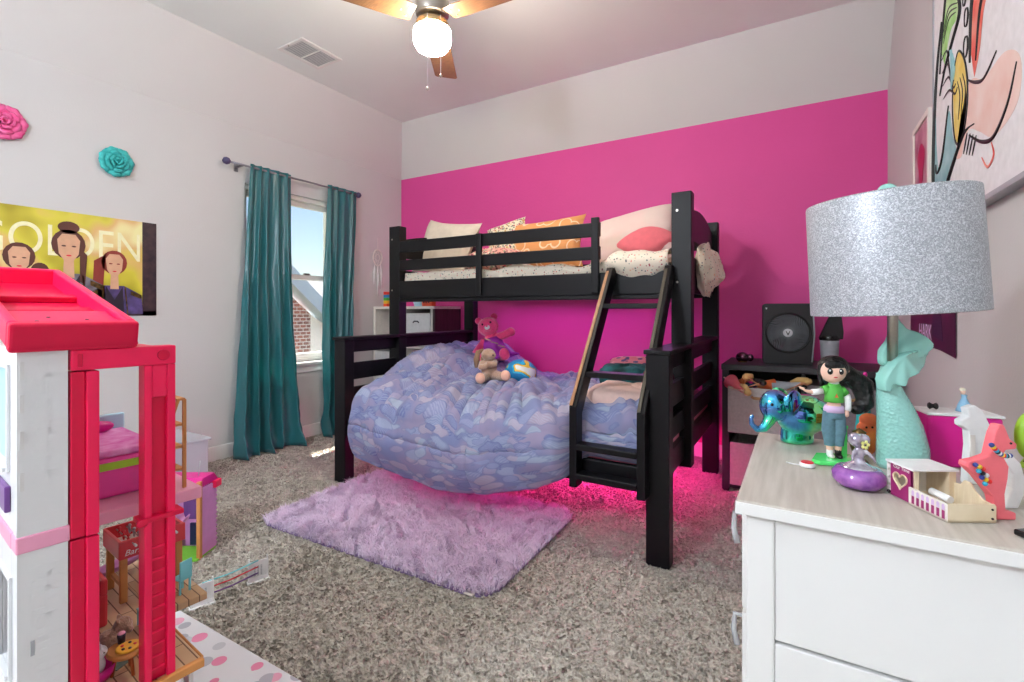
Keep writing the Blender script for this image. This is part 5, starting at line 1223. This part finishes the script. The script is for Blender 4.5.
# things inside the dollhouse (top-level, world placement through its frame)
HM = Matrix.Translation(Vector((-1.112, .269, 0))) @ Matrix.Rotation(R(-5.55), 4, 'Z')
def inh(x, y, z): return tuple(HM @ Vector((x, y, z)))
HR = R(-5.55)
t = root('toy_bed', 'bright pink toy bed with lime stripe on the upper floor of the dollhouse', 'toy bed', inh(-.30, .175, .7005), HR)
MB().box((-.13, -.085, 0), (.13, .085, .085)).build('bed_box', 'pinkbed', t, .008)
MB().box((-.125, -.07, .085), (.125, .08, .100)).build('blanket', mat('magenta_white_print', '#d838b0', .6, color2='#f0a8e0', scale=30), t, .005)
MB().box((.1305, -.086, .060), (.1325, .086, .076)).build('stripe', 'lime', t)
MB().box((-.145, -.03, 0), (-.13, .085, .135)).build('headboard', 'paleblue', t, .004)
MB().ell((-.10, .01, .112), (.02, .045, .016)).build('pillow', 'magenta', t)
t = root('toy_ladder', 'tan toy ladder with gold steps on the upper floor of the dollhouse', 'toy ladder', inh(-.16, .25, .7005), HR+R(0))
for (ya, yb) in ((-.045, .018),):
    for xx in (-.02, .045):
        MB().bar((xx, -.042, 0), (xx, .022, .20), .005, .006).build('rail', 'orangewood', t)
        MB().bar((xx, .034, 0), (xx, .034, .20), .005, .007, up=(0, 1, 0)).build('rail', 'orangewood', t)
MB().bar((-.02, .028, .20), (.045, .028, .20), .016, .005).build('step', 'orangewood', t)
for z_ in (.04, .09, .14): MB().box((-.018, -.035+z_*.32, z_), (.043, .034, z_+.005)).build('step', 'orangewood', t)
# foosball table
t = root('toy_foosball_table', 'red and tan toy foosball table on the wooden floor of the dollhouse', 'toy table', inh(-.42, .30, .3705), HR)
MB().box((.060, -.072, .112), (.066, .072, .158)).build('side_panel', 'redplastic', t, .002)
MB().box((-.066, -.072, .112), (-.060, .072, .158)).build('side_panel', 'redplastic', t, .002)
MB().box((-.06, -.072, .112), (.06, -.064, .156)).build('end_panel', 'redplastic', t, .002)
MB().box((-.06, .064, .112), (.06, .072, .156)).build('end_panel', 'redplastic', t, .002)
MB().box((-.06, -.064, .118), (.06, .064, .124)).build('playfield', 'offwhite', t)
for xx in (-.052, .052):
    for yy in (-.060, .060): MB().box((xx-.006, yy-.008, 0), (xx+.006, yy+.008, .112)).build('leg', 'orangewood', t, .002)
MB().box((-.058, -.06, .03), (.058, -.052, .04)).build('crossbar', 'orangewood', t)
for k in range(5):
    yy = -.045+k*.022; rdv = MB().cyl((-.078, yy, .148), (.082, yy, .148), .0016, n=8).build('player_rod', 'metal', t)
    MB().cyl((.080, yy, .148), (.092, yy, .148), .003, n=8).build('grip', 'plastwhite', rdv)
    for xx in (-.035, 0, .035): MB().ell((xx, yy, .146), (.004, .003, .010), n=10, m=8).ell((xx, yy, .158), .004, n=8, m=6).build('player', ('redplastic', 'grey', 'magenta')[k % 3], rdv)
text('Barbie', .020, 'white', t, (.0664, -.062, .120), (R(90), 0, R(90)), .0004, italic=True)
# toy chairs
def tchair(label, x, y, rz):
    c = root('toy_chair', label, 'toy chair', inh(x, y, .3705), HR+rz, 'aqua chairs in the dollhouse')
    MB().box((-.016, -.016, .035), (.016, .016, .039)).build('seat', 'aqua', c, .001); MB().box((.014, -.016, .035), (.018, .016, .085)).build('backrest', 'aqua', c, .001)
    for a in (-.013, .013):
        for b in (-.013, .013): MB().box((a-.002, b-.002, 0), (a+.002, b+.002, .035)).build('leg', 'aqua', c)
    return c
tchair('aqua toy chair left of the elevator post in the dollhouse', -.22, .245, 0)
tchair('aqua toy chair on the far corner of the dollhouse wooden floor', -.305, .345, .3)
# low brown table with pizza, cup, teddy, pot with cat, rug, sofa, slide
t = root('toy_coffee_table', 'small brown toy table on the wooden floor of the dollhouse', 'toy table', inh(-.075, .165, .3705), HR+.3)
MB().lathe([(.026, .040), (.029, .043), (.029, .048), (.026, .050)], n=24, sx=1.2).build('table_top', 'orangewood', t)
for a in range(3): MB().cyl((.016*cos(a*2.1), .014*sin(a*2.1), .041), (.024*cos(a*2.1), .02*sin(a*2.1), 0), .004, .003, 8).build('leg', mat('rust_plastic', '#b05a24', .4) if a == 0 else bpy.data.materials['rust_plastic'], t)
pz = root('toy_pizza', 'yellow toy pizza on the small brown dollhouse table', 'toy food', inh(-.068, .168, .4215), HR)
MB().lathe([(.020, 0), (.021, .003), (.018, .004)], n=20).build('crust', mat('pizza_yellow', '#f0b83c', .5), pz)
for k in range(5): MB().ell((.011*cos(k*1.3), .011*sin(k*1.3), .0045), (.004, .003, .0015), n=8, m=6).build('topping', 'redplastic' if k % 2 else 'darkpane', pz)
cp = root('toy_cup', 'dark toy cup with pale foam on the brown dollhouse table', 'toy cup', inh(-.098, .165, .4215), HR)
MB().lathe([(.006, 0), (.0075, .018), (.006, .018)], n=16).build('cup_body', 'darkpane', cp); MB().ell((0, 0, .0185), (.0068, .0068, .004), n=12, m=8).build('foam', 'bubble', cp)
t = root('toy_teddy', 'tan toy dog curled on the dollhouse floor', 'toy animal', inh(-.18, .165, .3705), HR)
MB().ell((0, 0, .022), (.025, .02, .022)).ell((.0, .024, .042), (.018, .018, .018)).ell((.018, .03, .038), (.01, .008, .008)).ell((.0, -.026, .014), (.018, .014, .014)).ell((-.012, .02, .058), (.006, .004, .007)).ell((.008, .012, .058), (.006, .004, .007)).build('body', 'plushtan', t, remesh=.0025)
t = root('toy_pot', 'magenta toy basket holding a white cat near the dollhouse post', 'toy basket', inh(-.095, .125, .3705), HR)
MB().lathe([(.020, 0), (.028, .012), (.031, .028), (.029, .028), (.024, .012), (.0001, .006)], n=24).build('bowl', 'magenta', t)
ct = root('toy_cat', 'small white toy cat sitting in the magenta basket', 'toy animal', inh(-.095, .125, .381), HR)
MB().ell((0, 0, .018), (.015, .014, .018)).ell((0, .004, .042), (.014, .013, .012)).ell((-.008, .004, .056), (.004, .003, .006)).ell((.008, .004, .056), (.004, .003, .006)).build('body', 'white', ct, remesh=.002)
for s_ in (-1, 1): MB().ell((.0125, .004+s_*.004, .044), .0016, n=8, m=6).build('eye', 'blackgloss', ct)
o = MB().box((-.055, -.04, 0), (.055, .04, .002)).build('toy_rug', mat('sage_print', '#8ca494', .8, color2='#5c7468', scale=30)); o.location = inh(-.16, .165, .3705); o.rotation_euler = (0, 0, HR+.5); tag(o, 'sage green toy rug on the dollhouse floor', 'toy rug')
o = MB().box((-.045, -.035, 0), (.045, .035, .075)).box((-.045, .02, .07), (.045, .035, .11)).build('toy_sofa', 'redplastic', bevel=.006); o.location = inh(-.33, .155, .3705); o.rotation_euler = (0, 0, HR); tag(o, 'red toy armchair behind the pink post in the dollhouse', 'toy chair')
sl_ = MB()
def slide(u, v): return (-.02+.10*(1-u)**2-.05, -.07+.16*u, .02+.10*(1-u)**1.6+.012*cos(v*pi*2))
sl_.grid(lambda u, v: (v*.05, u*.22, .008+.09*u**1.8+.02*abs(v*2-1)**3), 20, 12); o = sl_.build('toy_slide', 'lilac', solid=.003); o.location = inh(-.56, .22, .3705); o.rotation_euler = (0, 0, HR); tag(o, 'lilac toy slide behind the foosball table in the dollhouse', 'toy slide')

# playset standing on the carpet behind the dollhouse
ph = root('toy_castle', 'open lilac toy playset with hot pink roof on the carpet behind the dollhouse', 'playset', (-2.278, 1.133, 0), R(120))
# local +X runs along the lilac side wall to the back, local +Y toward the left wall of the room
MB().box((.012, .0, .010), (.115, .010, .31)).build('wall_panel', 'lilac', ph, .003)
MB().box((.105, .010, .010), (.115, .26, .31)).build('wall_panel', 'lilac', ph, .003)
MB().box((.0, .25, .010), (.105, .26, .31)).build('wall_panel', 'orangewood', ph, .003)
MB().box((-.006, -.004, 0), (.012, .014, .345)).build('tan_edge', 'orangewood', ph, .003)
MB().box((-.02, .0, .0), (.115, .26, .010)).build('green_base', mat('grass_green_plastic', '#7cc83c', .5), ph, .002)
q = MB(); q.prism([(-.01, .315), (.135, .315), (.10, .355), (.02, .355)], -.26, (0, 0, 0), (1, 0, 0), (0, 0, 1)); q.build('roof', 'magenta', ph, .003)
MB().box((.09, -.014, .285), (.135, .02, .318)).build('roof_corner', 'hotpink', ph, .003)
MB().box((.095, .05, .14), (.104, .14, .28)).build('window_panel', 'plastviolet', ph); MB().box((.095, .03, .02), (.104, .11, .12)).build('door_panel', 'navy', ph)
MB().cyl((.05, .04, .35), (.06, .04, .42), .002, n=6).build('antenna', 'grey', ph)
MB().lathe([(.03, .01), (.03, .10), (.02, .12), (.025, .16), (.0001, .19)], (.05, .17, 0), 16).build('turret', 'orangewood', ph)
q = MB()
for k in range(14): q.box((.113, -.002, .02+k*.02), (.119, .008, .03+k*.02))
q.build('hinge_teeth', 'lilac', ph)

# clear storage bin by the wall
cb = root('plastic_tub', 'clear plastic storage tub against the left wall behind the playset', 'storage tub', (-3.40, 1.36, 0))
q = MB(); q.box((-.2, -.28, 0), (-.194, .28, .29)).box((.194, -.28, 0), (.2, .28, .29)).box((-.194, -.28, 0), (.194, -.274, .29)).box((-.194, .274, 0), (.194, .28, .29)).box((-.194, -.274, 0), (.194, .274, .006)); q.build('tub', 'clear', cb, .004)
MB().box((-.215, -.295, .29), (.215, .295, .305)).build('lid', 'clear', cb, .004)
MB().box((-.21, .0, .02), (.0, .0+.2, .2), ).build('contents', 'paleblue', cb, .01)

# toy volleyball net
nt_ = root('toy_net', 'white toy net stand with teal, red and purple cords on the carpet', 'toy net', (-1.915, .96, 0))
def stand(x, y, rz):
    q = MB(); r_ = RZ(rz)
    for a, b in (((-.038, -.003, .0), (.038, .003, .020)), ((-.038, -.003, .020), (-.024, .003, .085)), ((.024, -.003, .020), (.038, .003, .085)), ((-.024, -.003, .072), (.024, .003, .085)), ((-.042, -.014, 0), (.042, .014, .006)), ((-.036, -.003, .085), (-.031, .003, .100)), ((.031, -.003, .085), (.036, .003, .100))): q.box(a, b)
    q.box((-.024, -.002, .020), (.024, .002, .072))
    q.v = [tuple(r_ @ Vector(v_)+Vector((x, y, 0))) for v_ in q.v]
    o = q.build('net_stand', 'white', nt_, .001)
    for sg in (-1, 1):
        for c_ in range(3):
            q2 = MB(); [q2.box((-.016+.012*c_, sg*.0022, .026+.006*k), (-.010+.012*c_, sg*.0026, .029+.006*k)) for k in range(7)]
            q2.v = [tuple(r_ @ Vector(v_)+Vector((x, y, 0))) for v_ in q2.v]; q2.build('embossed_marks', 'grey', o)
    return o
stand(0, 0, R(70)); stand(.02, .205, R(70))
for k, (m_, z_) in enumerate((('aqua', .085), ('redplastic', .060), ('plastviolet', .035))):
    MB().tube([(.0, 0.0, z_), (.01, .10, z_-.006), (.02, .205, z_)], .003, 8).build('cord', m_, nt_)

# mat under the dollhouse
mt = MB().prism(rr_poly(1.30, 1.25, .03), .008, (0, 0, 0), (1, 0, 0), (0, 1, 0)).build('play_mat', 'matcloth', bevel=.002); mt.location = (-1.82, .262, .016); mt.rotation_euler = (0, 0, R(1))
tag(mt, 'white play mat with pink and grey blots under the dollhouse', 'mat')
